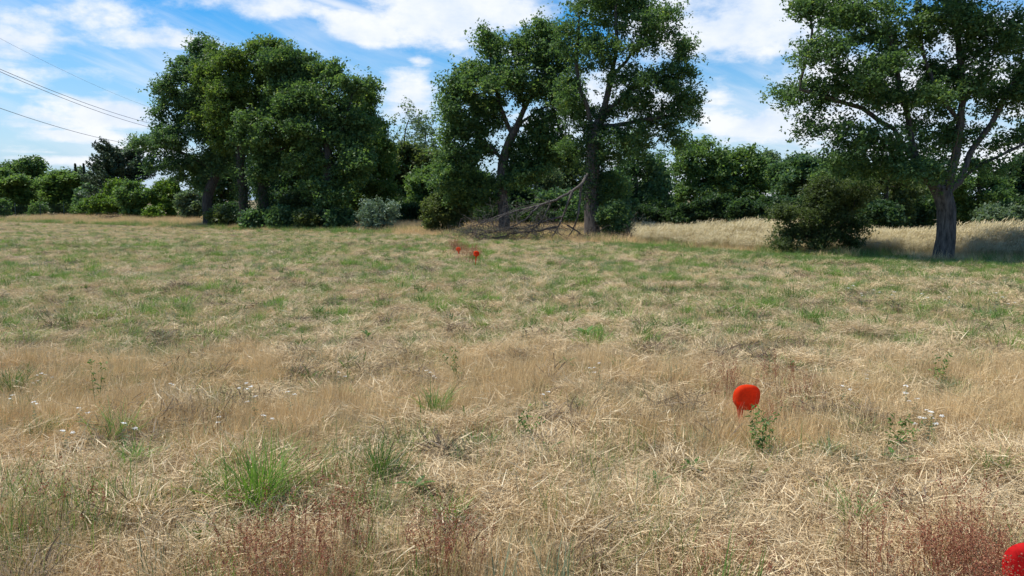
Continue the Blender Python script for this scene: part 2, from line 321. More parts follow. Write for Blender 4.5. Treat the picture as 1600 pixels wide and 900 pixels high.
def make_tree(name, label, cat, base, trunkline, limbs, blobs, base_r, nattr, nleaf, lsize, mat, bark,
              step=.35, sigma=.22, group=None, ivy=None, void=.45, up=.15, tintbias=0.0, aspect=.6, leaf_frac=1.0, droop=None, clump=8, rtip=.012, nlimb=9):
    root = empty(name, (base[0], base[1], zf(base[0], base[1])), label, cat, group)
    line = [np.array(base) - (0, 0, .25)] + [np.array(p) for p in trunkline]
    pts, par = [], []
    def add_line(lst, p0):
        last = p0
        for a, b in zip(lst[:-1], lst[1:]):
            m = max(1, int(np.linalg.norm(b - a) / step))
            for i in range(1, m + 1):
                q = a + (b - a) * i / m + rng.normal(size=3) * step * .07
                par.append(last); pts.append(q); last = len(pts) - 1
        return last
    pts.append(line[0]); par.append(-1); tend = add_line(line, 0)
    ntr = len(pts)
    for lm in limbs:
        lm = [np.array(p) for p in lm]
        k = int(np.argmin(np.linalg.norm(np.array(pts) - lm[0], axis=1)))
        add_line([pts[k]] + lm[1:], k)
    seedn = len(pts)
    attr = blob_points(blobs, nattr, void=void, vs=np.mean([b[1].mean() for b in blobs]) * .8)
    # colonise only from the upper part of the trunk: keep lower nodes out of reach
    A = np.array(pts); zmin = min(attr[:, 2].min() * .9, A[:, 2].max() * .75)
    S, par2 = colonize(A, par, attr, step, step * 1.5)
    n = len(S); tips = np.zeros(n)
    haskid = np.zeros(n, bool); haskid[par2[1:]] = True
    tips[~haskid] = 1
    order = np.arange(n)[::-1]
    for i in order:
        if par2[i] >= 0: tips[par2[i]] += tips[i]
    e = math.log(max(tips[0], 3)) / math.log(base_r / rtip)
    rad = rtip * np.maximum(tips, 1) ** (1 / e)
    # trunk keeps most of its girth until the crown; flare at the foot
    zg = A[0][2] + .25
    fl = S[:, 2] - zg
    rad[:ntr] *= 1 + .28 * np.exp(-np.maximum(fl[:ntr], 0) / .3)
    kids = [[] for _ in range(n)]
    for i in range(1, n): kids[par2[i]].append(i)
    paths = []; tops = []; stack = [(0, None, -1)]; onmain = set()
    while stack:
        i, pr, tp_ = stack.pop(); path = [] if pr is None else [pr]
        if pr is not None and tp_ < 0: tp_ = i
        while True:
            path.append(i); k = kids[i]
            if not k: break
            j = max(k, key=lambda q: tips[q])
            for q in k:
                if q != j: stack.append((q, i, tp_))
            i = j
        pp = S[path]; rr = rad[path].copy()
        if pr is not None: rr[0] = rr[1]
        rr[-1] *= .4
        paths.append((pp, rr)); tops.append(tp_)
    if len(paths[0][0]) > 4:
        q = paths[0][0]; q[1:-1] = (q[:-2] + 2 * q[1:-1] + q[2:]) / 4
    sf = lambda r: 14 if r > .12 else (7 if r > .05 else (4 if r > .02 else 3))
    V, F = tube_paths(paths[:1], sf); mobj('trunk', npmesh('trunk', V, F, smooth=True), bark, root)
    big = sorted({t for t in tops if t >= 0 and rad[t] > .035}, key=lambda t: -rad[t])[:nlimb]
    for t in big:
        V, F = tube_paths([p for p, q in zip(paths, tops) if q == t], sf); mobj('limb', npmesh('limb', V, F, smooth=True), bark, root)
    rest = [p for p, q in zip(paths, tops) if q >= 0 and q not in big]
    if rest:
        V, F = tube_paths(rest, sf); tag(mobj('branches', npmesh('branches', V, F, smooth=True), bark, root), kind='stuff')
    # foliage clumps on thin wood
    thin = np.where((tips <= 3) & (np.arange(n) >= seedn))[0]
    if leaf_frac < 1: thin = thin[rng.random(len(thin)) < leaf_frac]
    ncl = max(1, nleaf // clump)
    ci = rng.choice(thin, ncl); cc = S[ci] + rng.normal(size=(ncl, 3)) * sigma * (1, 1, .7) * rng.uniform(.4, 1.7, (ncl, 1))
    ct = np.clip(.42 + .26 * rng.normal(size=ncl) + tintbias, 0, 1)
    k = np.repeat(np.arange(ncl), clump)
    dirn = rng.normal(size=(ncl, 3)) * (1, 1, .55) + (0, 0, -.15); dirn /= np.linalg.norm(dirn, axis=1)[:, None]
    C = cc[k] + rng.normal(size=(len(k), 3)) * lsize * .5 + dirn[k] * (rng.uniform(-1, 1, len(k)) * lsize * 1.6)[:, None]
    tnt = np.clip(ct[k] + rng.normal(size=len(k)) * .10, 0, 1)
    V, F, T = leaf_cloud(C, lsize, tnt, up=up, aspect=aspect, droop=droop)
    mobj('crown', npmesh('crown', V, F, T), mat, root)
    if ivy:
        z0, z1, cnt = ivy; tp, trr = paths[0]
        m = (tp[:, 2] >= z0) & (tp[:, 2] <= z1); tp = tp[m]; trr = trr[m]
        if len(tp):
            k = rng.integers(0, len(tp), cnt); an = rng.random(cnt) * 2 * np.pi; rr = trr[k] * 1.05 + np.abs(rng.normal(size=cnt)) * .16
            C = tp[k] + np.stack([np.cos(an) * rr, np.sin(an) * rr, rng.normal(size=cnt) * step * .6], 1)
            V, F, T = leaf_cloud(C, .08, np.clip(.3 + .25 * rng.normal(size=cnt), 0, 1), up=.1, aspect=.9)
            mobj('ivy', npmesh('ivy', V, F, T), M['dark'], root)
    return root

def px_blobs(lst, D, zdepth=1.0):
    out = []
    for b in lst:
        px, py, rx, ry = b[:4]; dd = b[4] if len(b) > 4 else rng.uniform(-.5, .5) * (rx + ry) * .9 * D / FPX
        c = P(px, py, D + dd); r = np.array((rx, (rx + ry) * .5 * zdepth, ry)) * D / FPX
        out.append((c, r))
    return out
def line_px(lst, D):
    return [P(q[0], q[1], D + (q[2] if len(q) > 2 else 0)) for q in lst]

# ------------------------------------------------------------------ ground
EDGE = [(-300, 338), (0, 347), (200, 352), (320, 357), (500, 362), (700, 372), (900, 381), (1000, 386), (1200, 400), (1400, 405), (1600, 412), (2100, 438)]
EW = np.array([G(*e)[:2] for e in EDGE])
def behind_edge(x, y):
    """metres beyond the mown edge (positive = margin side), measured along y"""
    o = np.argsort(EW[:, 0]); return y - np.interp(x, EW[o, 0], EW[o, 1])
def graded(a, b, s0, g):
    out = [a]; s = s0
    while out[-1] < b: out.append(out[-1] + s); s *= g
    return out
ys = [-400, -150, -60, -25, -10, -4, -1, .5, 1.5] + graded(2.2, 2600, .08, 1.03)
xh = graded(.0, 2600, .08, 1.045); xs = [-v for v in xh[:0:-1]] + xh
X, Y = np.meshgrid(xs, ys); Z = zf(X, Y) * (np.hypot(X, Y) < 400)
nxg, nyg = len(xs), len(ys)
V = np.stack([X.ravel(), Y.ravel(), Z.ravel()], 1)
i = np.arange(nyg - 1)[:, None] * nxg + np.arange(nxg - 1)[None]
F = np.stack([i, i + 1, i + 1 + nxg, i + nxg], -1).reshape(-1, 4)
m, n, l = new_mat('meadow_ground')
ge = n.new('ShaderNodeNewGeometry')
def tex(scale, det=6, rough=.6, dist=0):
    t = n.new('ShaderNodeTexNoise'); t.inputs['Scale'].default_value = scale; t.inputs['Detail'].default_value = det; t.inputs['Roughness'].default_value = rough; t.inputs['Distortion'].default_value = dist
    l.new(ge.outputs['Position'], t.inputs['Vector']); return t.outputs['Fac']
def ramp(f, stops):
    r = n.new('ShaderNodeValToRGB'); l.new(f, r.inputs[0]); e = r.color_ramp.elements
    e[0].position, e[0].color = stops[0][0], (*stops[0][1], 1); e[1].position, e[1].color = stops[-1][0], (*stops[-1][1], 1)
    for p_, c_ in stops[1:-1]: q = e.new(p_); q.color = (*c_, 1)
    return r.outputs[0]
base_c = ramp(tex(28, 8, .75, .6), [(.32, (.07, .05, .03)), (.5, (.20, .15, .09)), (.7, (.40, .32, .20))])
green_c = ramp(tex(22, 8, .75), [(.3, (.11, .13, .05)), (.7, (.28, .29, .13))])
gm = ramp(tex(.55, 7, .7), [(.46, (0, 0, 0)), (.64, (.8, .8, .8))])
mixc = n.new('ShaderNodeMixRGB'); l.new(gm, mixc.inputs[0]); l.new(base_c, mixc.inputs[1]); l.new(green_c, mixc.inputs[2])
bp = n.new('ShaderNodeBump'); bp.inputs['Distance'].default_value = .03; bp.inputs['Strength'].default_value = .8; l.new(tex(40, 8, .8), bp.inputs['Height'])
pb = n.new('ShaderNodeBsdfPrincipled'); pb.inputs['Roughness'].default_value = .95; pb.inputs['Specular IOR Level'].default_value = .1
l.new(mixc.outputs[0], pb.inputs['Base Color']); l.new(bp.outputs[0], pb.inputs['Normal'])
oo = n.new('ShaderNodeOutputMaterial'); l.new(pb.outputs[0], oo.inputs[0])
go = mobj('ground', npmesh('ground', V, F, smooth=True), m); tag(go, kind='structure')
DETAIL = True

# ------------------------------------------------------------------ big trees
def B(px, D):
    x = P(px, 312, D)[0]; return np.array((x, D, 0.0))
OG = 'old oaks standing along the field edge'
make_tree('oak_tree', 'leaning oak leftmost of the dark clump, long low limb reaching out left', 'tree', B(325, 46),
    line_px([(323, 310), (332, 285), (348, 252), (352, 225), (340, 190), (325, 150), (318, 115)], 46),
    [line_px([(340, 272), (310, 250), (270, 232), (228, 226)], 46), line_px([(348, 252), (372, 235), (395, 222)], 46)],
    px_blobs([(222, 228, 30, 14), (243, 214, 28, 16), (268, 215, 38, 26), (285, 165, 42, 36), (292, 108, 32, 34), (325, 205, 42, 35), (262, 180, 24, 22), (270, 262, 34, 22), (305, 272, 34, 26), (262, 140, 22, 20), (318, 92, 30, 26), (315, 150, 34, 36), (335, 250, 32, 24)], 46, 1.25),
    .29, 1600, 54000, .145, M['oak_d'], M['bark_d'], group=OG, void=.2)
make_tree('oak_tree', 'ivy-clad oak with straight trunk and yellowish top, second trunk of the left clump', 'tree', B(384, 43.5),
    line_px([(380, 320), (377, 270), (376, 225), (383, 180), (378, 130), (372, 95)], 43.5),
    [line_px([(376, 215), (350, 180), (335, 140)], 43.5), line_px([(380, 190), (400, 150), (405, 110)], 43.5)],
    px_blobs([(345, 105, 38, 40), (375, 85, 42, 26), (350, 150, 42, 35), (392, 145, 45, 42), (410, 100, 40, 35), (370, 190, 35, 25), (330, 125, 30, 34), (335, 190, 38, 30), (360, 225, 34, 20)], 43.5, 1.3),
    .26, 1400, 54000, .145, M['oak_y'], M['bark_d'], group=OG, ivy=(.3, 4.5, 2200), void=.2, tintbias=-.16)
make_tree('oak_tree', 'ivy-clad oak with forked trunk in the middle of the left clump', 'tree', B(412, 42.5),
    line_px([(412, 320), (408, 270), (410, 240), (408, 200), (425, 160), (440, 120)], 42.5),
    [line_px([(408, 262), (430, 240), (455, 225), (475, 222)], 42.5), line_px([(408, 255), (385, 232), (360, 225)], 42.5)],
    px_blobs([(440, 120, 40, 34), (455, 160, 45, 40), (415, 190, 45, 35), (455, 215, 45, 35), (400, 235, 35, 22), (465, 110, 30, 25), (430, 260, 30, 20), (468, 100, 32, 22), (425, 92, 30, 20)], 42.5, 1.3),
    .26, 1400, 54000, .145, M['oak'], M['bark_d'], group=OG, ivy=(.2, 3.2, 2400), void=.2)
make_tree('oak_tree', 'broad dark oak with ivy at its foot, right of the middle of the left clump', 'tree', B(506, 41),
    line_px([(508, 325), (512, 280), (512, 230), (500, 180), (505, 135)], 41),
    [line_px([(512, 245), (480, 215), (460, 190)], 41), line_px([(510, 230), (540, 190), (550, 150)], 41)],
    px_blobs([(505, 120, 38, 32), (520, 172, 32, 28), (550, 250, 36, 30), (485, 160, 45, 38), (535, 145, 42, 38), (500, 210, 55, 40), (550, 200, 42, 40), (495, 262, 48, 34), (545, 262, 40, 35), (520, 305, 34, 22), (568, 140, 22, 24)], 41, 1.25),
    .28, 2300, 72000, .145, M['oak'], M['bark_d'], group=OG, ivy=(.1, 2.2, 2200), void=.2)
make_tree('oak_tree', 'oak with foliage hanging almost to the ground at the right end of the left clump', 'tree', B(566, 47),
    line_px([(566, 320), (570, 270), (572, 220), (570, 170)], 47), [],
    px_blobs([(570, 165, 24, 36), (583, 215, 34, 42), (588, 270, 33, 38), (555, 300, 36, 32), (596, 305, 24, 26), (555, 240, 34, 36), (600, 245, 20, 30)], 47, 1.3),
    .3, 2200, 66000, .145, M['oak_y'], M['bark_d'], group=OG, void=.25, tintbias=-.12)
make_tree('oak_tree', 'oak with curved grey trunk forking right, left one of two tall middle trees', 'tree', B(788, 35),
    line_px([(786, 320), (784, 280), (786, 250), (796, 222), (808, 198), (818, 170), (815, 120), (800, 80)], 35),
    [line_px([(800, 212), (786, 180), (775, 140), (765, 90)], 35), line_px([(810, 195), (840, 172), (862, 160), (878, 148)], 35, ), line_px([(788, 245), (760, 225), (725, 205)], 35), line_px([(815, 165), (850, 120), (860, 70)], 35)],
    px_blobs([(768, 72, 30, 32), (735, 112, 32, 32), (712, 150, 30, 30), (708, 200, 30, 38), (700, 285, 32, 26), (738, 308, 36, 18), (712, 250, 30, 32), (745, 280, 38, 26), (785, 120, 45, 36), (825, 80, 36, 36), (862, 65, 30, 34), (862, 130, 36, 42), (855, 195, 40, 30), (760, 180, 45, 35), (865, 245, 38, 30), (820, 275, 40, 25), (845, 40, 20, 16), (755, 225, 35, 28), (690, 175, 18, 20), (882, 95, 26, 34), (882, 155, 26, 30)], 35, 1.25),
    .25, 3000, 98000, .125, M['oak'], M['bark'], group=OG, void=.15)
make_tree('oak_tree', 'tallest open-crowned oak of the middle pair, its big limb torn off', 'tree', B(926, 31),
    line_px([(924, 330), (924, 290), (926, 255), (928, 215), (922, 180), (905, 140), (900, 90), (905, 40)], 31),
    [line_px([(928, 210), (945, 165), (955, 120), (965, 70), (960, 20)], 31), line_px([(940, 175), (975, 150), (1010, 125), (1045, 105)], 31), line_px([(935, 200), (975, 195), (1020, 185), (1060, 180)], 31), line_px([(955, 120), (990, 80), (1010, 40)], 31), line_px([(924, 270), (912, 285), (906, 292)], 31)],
    px_blobs([(905, 20, 28, 30), (945, 10, 36, 34), (990, 8, 36, 30), (1030, 35, 32, 36), (1060, 70, 26, 28), (1075, 115, 26, 34), (1072, 165, 28, 34), (1045, 130, 30, 34), (1000, 60, 40, 36), (930, 75, 36, 38), (895, 90, 22, 34), (1030, 190, 36, 24), (1055, 210, 26, 18), (985, 160, 38, 28), (975, 215, 36, 22), (905, 180, 28, 32), (945, 240, 36, 20), (990, 243, 38, 22), (962, 285, 28, 24), (895, 232, 26, 22), (960, -30, 45, 22), (985, 110, 40, 28), (884, 50, 22, 28), (885, 135, 24, 34)], 31, 1.2),
    .29, 3100, 72000, .105, M['oak'], M['bark'], group=OG, ivy=(1.6, 5.2, 3800), void=.45, tintbias=.0)
make_tree('oak_tree', 'large spreading oak at the right with thick bare trunk and heavy limbs', 'tree', B(1478, 20),
    line_px([(1478, 370), (1477, 330), (1480, 300), (1488, 265), (1498, 215), (1505, 150), (1500, 80), (1490, 0), (1480, -80)], 20),
    [line_px([(1478, 312), (1455, 290), (1432, 255), (1424, 215), (1415, 170), (1400, 110), (1390, 40)], 20), line_px([(1480, 305), (1500, 285), (1535, 255), (1580, 235), (1640, 200)], 20, ),
     line_px([(1484, 285), (1515, 240), (1550, 190), (1590, 120), (1620, 50)], 20), line_px([(1430, 245), (1395, 200), (1345, 170), (1290, 150), (1250, 140)], 20), line_px([(1428, 225), (1370, 215), (1310, 205), (1270, 200)], 20), line_px([(1500, 200), (1460, 140), (1440, 60), (1430, -20)], 20), line_px([(1481, 300), (1480, 265, 2), (1470, 210, 3.5)], 20), line_px([(1481, 300), (1485, 262, -1.5), (1500, 200, -3)], 20)],
    px_blobs([(1250, 150, 36, 32), (1285, 75, 42, 40), (1270, 20, 30, 34), (1340, 30, 50, 50), (1305, 130, 42, 36), (1275, 205, 40, 18), (1360, 120, 50, 44), (1335, 200, 46, 26), (1420, 60, 55, 50), (1420, 150, 50, 45), (1400, 225, 50, 26), (1500, 30, 55, 50), (1500, 130, 55, 45), (1580, 50, 55, 55), (1580, 150, 55, 45), (1570, 225, 45, 24), (1650, 100, 60, 60), (1660, 200, 55, 36), (1310, -50, 46, 46), (1390, -90, 60, 50), (1480, -110, 70, 56), (1590, -70, 65, 60), (1690, 0, 55, 65), (1480, 215, 50, 26), (1715, 120, 50, 60), (1320, 250, 40, 14), (1340, 268, 40, 14), (1400, 268, 36, 18), (1545, 258, 38, 18), (1440, 262, 30, 18)], 20, 1.35),
    .225, 4300, 150000, .082, M['oak'], M['bark'], group=OG, void=.35, tintbias=-.04, step=.3, sigma=.2, clump=9, rtip=.009)

# ------------------------------------------------------------------ smaller trees, shrubs and hedge plants
def auto_blobs(px, top, bot, hw, D, n=9, pointy=.6):
    out = []
    for k in range(n):
        t = (k + .5) / n; y = top + (bot - top) * t
        wdt = hw * (math.sin(math.pi * min(1, .18 + .82 * t * .85)) ** pointy)
        ry = (bot - top) / n * rng.uniform(1.0, 1.6); rx = wdt * rng.uniform(.45, .65)
        for s_ in ((-1, 1) if k > 0 else (0,)):
            out.append((px + s_ * rng.uniform(.25, .55) * wdt, y + ry * .4, rx, ry))
    return px_blobs(out, D, 1.1)
def plant(name, label, cat, px, top, hw, D, mat, bark='bark_d', bot=None, na=260, nl=9000, ls=.2, r=.12, group=None, stems=1, **kw):
    base = B(px, D); gy = proj(base[0], D)[1]; top = top - .03 * (gy - top)
    kw.setdefault('nlimb', 3)
    bot = bot if bot is not None else gy - (gy - top) * .12
    sc = D / FPX; hgt = (gy - top) * sc
    step = max(.12, hgt / 22)
    limbs = []
    tl = line_px([(px + rng.uniform(-.05, .05) * hw, gy - (gy - top) * f) for f in (.12, .3, .5, .72)], D)
    for s_ in range(stems - 1):
        a = rng.uniform(-1, 1); limbs.append([base + (0, 0, .05)] + line_px([(px + a * hw * .35, gy - (gy - top) * .25, rng.uniform(-.3, .3)), (px + a * hw * .7, gy - (gy - top) * .55, rng.uniform(-.6, .6))], D))
    return make_tree(name, label, cat, base, tl, limbs, auto_blobs(px, top, bot, hw, D), r, na, nl, ls, M[mat], M[bark], step=step, sigma=kw.pop('sigma', step * .7), group=group, **kw)

WG = 'woodland trees far behind the field on the left'
plant('broadleaf_tree', 'tall rounded dark green tree rising highest at the far left', 'tree', 44, 246, 46, 86, 'oak', na=700, nl=26000, ls=.3, r=.25, group=WG)
plant('broadleaf_tree', 'bright green low layered tree at the far left edge of the wood', 'tree', 6, 272, 50, 80, 'mid', na=600, nl=22000, ls=.3, r=.2, group=WG, tintbias=.1, up=1.4)
plant('broadleaf_tree', 'light green rounded tree between the tallest far left tree and the needle spires', 'tree', 100, 270, 42, 82, 'mid', na=600, nl=22000, ls=.3, r=.2, group=WG, tintbias=.12, up=1.4)
plant('broadleaf_tree', 'pale distant tree top peeping over the far left wood', 'tree', 84, 268, 24, 110, 'pale', na=250, nl=7000, ls=.4, r=.2, group=WG)
plant('broadleaf_tree', 'pale distant tree behind the two needle spires', 'tree', 126, 264, 30, 112, 'pale', na=250, nl=8000, ls=.4, r=.2, group=WG)
plant('broadleaf_tree', 'distant green tree just left of the frame edge wood', 'tree', -50, 262, 45, 95, 'mid', na=300, nl=9000, ls=.38, r=.2, group=WG)
plant('broadleaf_tree', 'dark green tree below the spreading cypress at far left', 'tree', 148, 288, 30, 78, 'oak_d', na=260, nl=9000, ls=.32, r=.18, group=WG)
plant('spruce_tree', 'thin dark conifer spire, left of two poking over the far wood', 'tree', 122, 256, 7, 105, 'conifer', na=150, nl=3500, ls=.3, r=.15, group='two conifer spires', pointy=1) if False else None

def conifer_spire(label, px, top, hw, D):
    base = B(px, D); gy = proj(base[0], D)[1]; H = (gy - top) * D / FPX; W = hw * D / FPX
    root = empty('conifer_tree', base, label, 'tree', 'two conifer spires')
    Vt, Ft = tube_paths([(np.array([base, base + (0, 0, H * .5), base + (0, 0, H)]), np.array([.2, .1, .02]))], lambda r: 8)
    mobj('trunk', npmesh('trunk', Vt, Ft, smooth=True), M['bark_d'], root)
    n_ = 5200; t = rng.random(n_) ** .8; lev = np.floor(t * 22) / 22; rr = W * (1 - lev * .97) * (rng.random(n_) ** .6) * (1.1 - .6 * ((t * 22) % 1)); an = rng.random(n_) * 6.283
    C = np.stack([base[0] + np.cos(an) * rr, base[1] + np.sin(an) * rr, H * (.05 + .95 * t)], 1)
    Vt, Ft, T = leaf_cloud(C, .26, rng.random(n_) * .8, up=.6, aspect=.4); mobj('crown', npmesh('crown', Vt, Ft, T), M['conifer'], root)
conifer_spire('thin dark conifer spire, left of the two above the far wood', 121, 257, 9, 104)
conifer_spire('thin dark conifer spire, right of the two beside the cypress', 134, 257, 8, 104)

def cypress():
    D = 74; base = B(192, D); root = empty('cypress_tree', base, 'dark flat-layered cypress with splayed top branches standing above the far left wood', 'tree', WG)
    gy = proj(base[0], D)[1]; sc = D / FPX; H = (gy - 238) * sc; paths = [(np.array([base + (0, 0, z) for z in np.linspace(-.2, H * .9, 8)]), np.linspace(.35, .06, 8))]
    Cs = []
    for k in range(120):
        z0 = rng.uniform(.15, .97) * H; a = rng.uniform(0, 6.283); rel = z0 / H
        Ln = (4.3 * (1 - .55 * rel)) * rng.uniform(.75, 1.15); lift = rng.uniform(.25, .6) * (0.4 + rel)
        t = np.linspace(0, 1, 7)[:, None]; d = np.array((math.cos(a), math.sin(a), 0))
        pp = base + (0, 0, z0) + d * t * Ln + np.array((0, 0, 1)) * (t ** 1.3) * Ln * lift
        paths.append((pp, np.linspace(.07, .012, 7)))
        m_ = 210; tt = rng.uniform(.25, 1.03, m_)[:, None]; q = base + (0, 0, z0) + d * tt * Ln + np.array((0, 0, 1)) * (tt ** 1.3) * Ln * lift
        side = np.array((-d[1], d[0], 0)); Cs.append(q + side * rng.normal(size=(m_, 1)) * .42 * (1.15 - tt) + np.array((0, 0, 1)) * rng.normal(size=(m_, 1)) * .10)
    Vt, Ft = tube_paths(paths[:1], lambda r: 8); mobj('trunk', npmesh('trunk', Vt, Ft, smooth=True), M['bark_d'], root)
    Vt, Ft = tube_paths(paths[1:], lambda r: 4); mobj('branches', npmesh('branches', Vt, Ft, smooth=True), M['bark_d'], root)
    C = np.concatenate(Cs); Vt, Ft, T = leaf_cloud(C, .3, rng.random(len(C)), up=.4, aspect=.35); mobj('crown', npmesh('crown', Vt, Ft, T), M['conifer'], root)
cypress()

SG = 'shrubs along the left wood edge'
for (px, top, hw, D, mat, lab, nl) in [
    (158, 304, 24, 64, 'bright', 'yellow-green rounded shrub below the cypress', 7000),
    (128, 315, 20, 66, 'mid', 'small leafy shrub left of the yellow-green one by the wire fence', 4000),
    (212, 284, 34, 60, 'mid', 'large blue-green bush beside the yellow-green shrub', 12000),
    (182, 278, 22, 66, 'bright', 'light green bush directly below the cypress crown', 6000),
    (262, 280, 26, 60, 'bright', 'bright leafy bush under the leaning oak limb', 8000),
    (300, 300, 24, 58, 'pale', 'grey-green soft bush just left of the leaning oak trunk', 6000),
    (240, 325, 16, 58, 'bright', 'low yellow-green bush in front of the blue-green one', 3500),
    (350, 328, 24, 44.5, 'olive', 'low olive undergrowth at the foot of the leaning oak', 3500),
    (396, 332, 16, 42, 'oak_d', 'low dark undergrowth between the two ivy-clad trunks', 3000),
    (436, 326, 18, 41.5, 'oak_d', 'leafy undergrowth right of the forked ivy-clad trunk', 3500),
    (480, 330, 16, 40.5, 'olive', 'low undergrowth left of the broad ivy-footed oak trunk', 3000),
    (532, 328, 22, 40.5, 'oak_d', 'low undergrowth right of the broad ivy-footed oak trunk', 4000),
    (2, 312, 14, 62, 'mid', 'little bush at the left frame edge beside the wire fence', 3500),
    (60, 318, 14, 66, 'mid', 'sparse sapling growing behind the wire fence post', 1800)]:
    plant('shrub', lab, 'shrub', px, top, hw, D, mat, na=160, nl=nl, ls=.19, r=.06, group=SG, stems=3)
BG = 'background trees behind the oaks'
for (px, top, hw, D, mat, lab, nl, ls, kw) in [
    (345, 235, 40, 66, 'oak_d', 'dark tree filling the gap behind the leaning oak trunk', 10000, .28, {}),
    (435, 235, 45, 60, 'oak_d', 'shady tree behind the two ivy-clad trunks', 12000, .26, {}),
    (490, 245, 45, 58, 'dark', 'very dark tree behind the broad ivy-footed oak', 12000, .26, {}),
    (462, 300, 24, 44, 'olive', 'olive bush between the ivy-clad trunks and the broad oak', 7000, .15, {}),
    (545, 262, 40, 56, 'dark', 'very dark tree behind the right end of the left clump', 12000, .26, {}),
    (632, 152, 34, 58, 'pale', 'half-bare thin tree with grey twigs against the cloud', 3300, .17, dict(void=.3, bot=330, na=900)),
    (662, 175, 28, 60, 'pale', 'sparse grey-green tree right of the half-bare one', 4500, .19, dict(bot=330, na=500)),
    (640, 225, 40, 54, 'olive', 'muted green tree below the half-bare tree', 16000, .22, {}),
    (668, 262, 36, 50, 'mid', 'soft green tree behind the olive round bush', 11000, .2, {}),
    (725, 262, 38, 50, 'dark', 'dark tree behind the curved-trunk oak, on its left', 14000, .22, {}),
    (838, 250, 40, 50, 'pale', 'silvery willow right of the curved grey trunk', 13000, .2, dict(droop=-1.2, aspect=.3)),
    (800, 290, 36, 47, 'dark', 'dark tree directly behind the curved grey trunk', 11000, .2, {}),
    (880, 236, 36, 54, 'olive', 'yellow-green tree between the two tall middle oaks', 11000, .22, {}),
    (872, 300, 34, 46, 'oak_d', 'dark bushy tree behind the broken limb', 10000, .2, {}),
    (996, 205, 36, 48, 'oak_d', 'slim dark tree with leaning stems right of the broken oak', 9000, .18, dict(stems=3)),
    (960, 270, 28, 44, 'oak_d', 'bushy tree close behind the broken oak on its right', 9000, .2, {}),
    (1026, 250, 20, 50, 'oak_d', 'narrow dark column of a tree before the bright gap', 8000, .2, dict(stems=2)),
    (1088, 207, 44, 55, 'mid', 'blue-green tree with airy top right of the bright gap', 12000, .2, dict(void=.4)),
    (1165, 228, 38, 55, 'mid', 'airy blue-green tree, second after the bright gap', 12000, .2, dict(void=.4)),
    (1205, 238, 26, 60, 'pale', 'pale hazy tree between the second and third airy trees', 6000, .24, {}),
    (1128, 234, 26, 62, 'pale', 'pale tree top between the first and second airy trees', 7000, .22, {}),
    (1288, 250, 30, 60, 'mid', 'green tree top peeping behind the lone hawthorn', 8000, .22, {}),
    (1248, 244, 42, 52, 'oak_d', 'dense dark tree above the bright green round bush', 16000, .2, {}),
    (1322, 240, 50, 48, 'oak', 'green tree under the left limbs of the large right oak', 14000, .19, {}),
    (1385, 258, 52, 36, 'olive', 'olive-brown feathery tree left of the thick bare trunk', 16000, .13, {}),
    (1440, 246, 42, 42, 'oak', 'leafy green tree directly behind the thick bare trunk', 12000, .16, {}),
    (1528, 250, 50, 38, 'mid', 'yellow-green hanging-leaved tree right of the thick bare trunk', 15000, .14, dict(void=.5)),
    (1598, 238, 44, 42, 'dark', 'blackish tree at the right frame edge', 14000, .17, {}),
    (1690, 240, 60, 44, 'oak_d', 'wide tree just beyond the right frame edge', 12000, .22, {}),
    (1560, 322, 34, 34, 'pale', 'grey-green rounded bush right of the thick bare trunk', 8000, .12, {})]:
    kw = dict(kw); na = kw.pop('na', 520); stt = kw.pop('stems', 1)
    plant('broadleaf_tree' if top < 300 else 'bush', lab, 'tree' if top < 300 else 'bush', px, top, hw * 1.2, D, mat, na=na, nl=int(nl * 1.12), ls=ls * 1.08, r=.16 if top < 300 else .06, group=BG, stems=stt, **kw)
HG = 'dark hedge bushes behind the tall grass'
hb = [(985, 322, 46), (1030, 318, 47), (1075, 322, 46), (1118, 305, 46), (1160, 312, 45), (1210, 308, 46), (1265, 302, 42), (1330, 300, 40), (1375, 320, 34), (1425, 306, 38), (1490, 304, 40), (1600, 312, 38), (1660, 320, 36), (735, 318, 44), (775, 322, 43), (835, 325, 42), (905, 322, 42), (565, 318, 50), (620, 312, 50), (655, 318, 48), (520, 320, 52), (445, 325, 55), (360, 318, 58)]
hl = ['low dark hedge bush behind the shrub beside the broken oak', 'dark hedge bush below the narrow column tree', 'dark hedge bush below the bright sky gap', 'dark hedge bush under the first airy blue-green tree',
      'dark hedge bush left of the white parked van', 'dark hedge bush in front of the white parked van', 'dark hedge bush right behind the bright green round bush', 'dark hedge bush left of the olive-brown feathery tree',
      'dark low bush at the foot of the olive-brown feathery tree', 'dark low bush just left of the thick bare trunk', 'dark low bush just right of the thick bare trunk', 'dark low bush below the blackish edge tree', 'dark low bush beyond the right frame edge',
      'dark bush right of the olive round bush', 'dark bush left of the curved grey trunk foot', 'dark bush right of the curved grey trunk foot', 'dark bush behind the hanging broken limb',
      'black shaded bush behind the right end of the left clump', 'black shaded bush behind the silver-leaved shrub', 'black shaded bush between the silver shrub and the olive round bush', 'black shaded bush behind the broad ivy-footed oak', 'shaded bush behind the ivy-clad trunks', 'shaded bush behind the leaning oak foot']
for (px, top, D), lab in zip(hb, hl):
    plant('hedge_bush', lab, 'bush', px, top, 34, D, 'dark', na=200, nl=9000, ls=.17, r=.06, group=HG, stems=3)
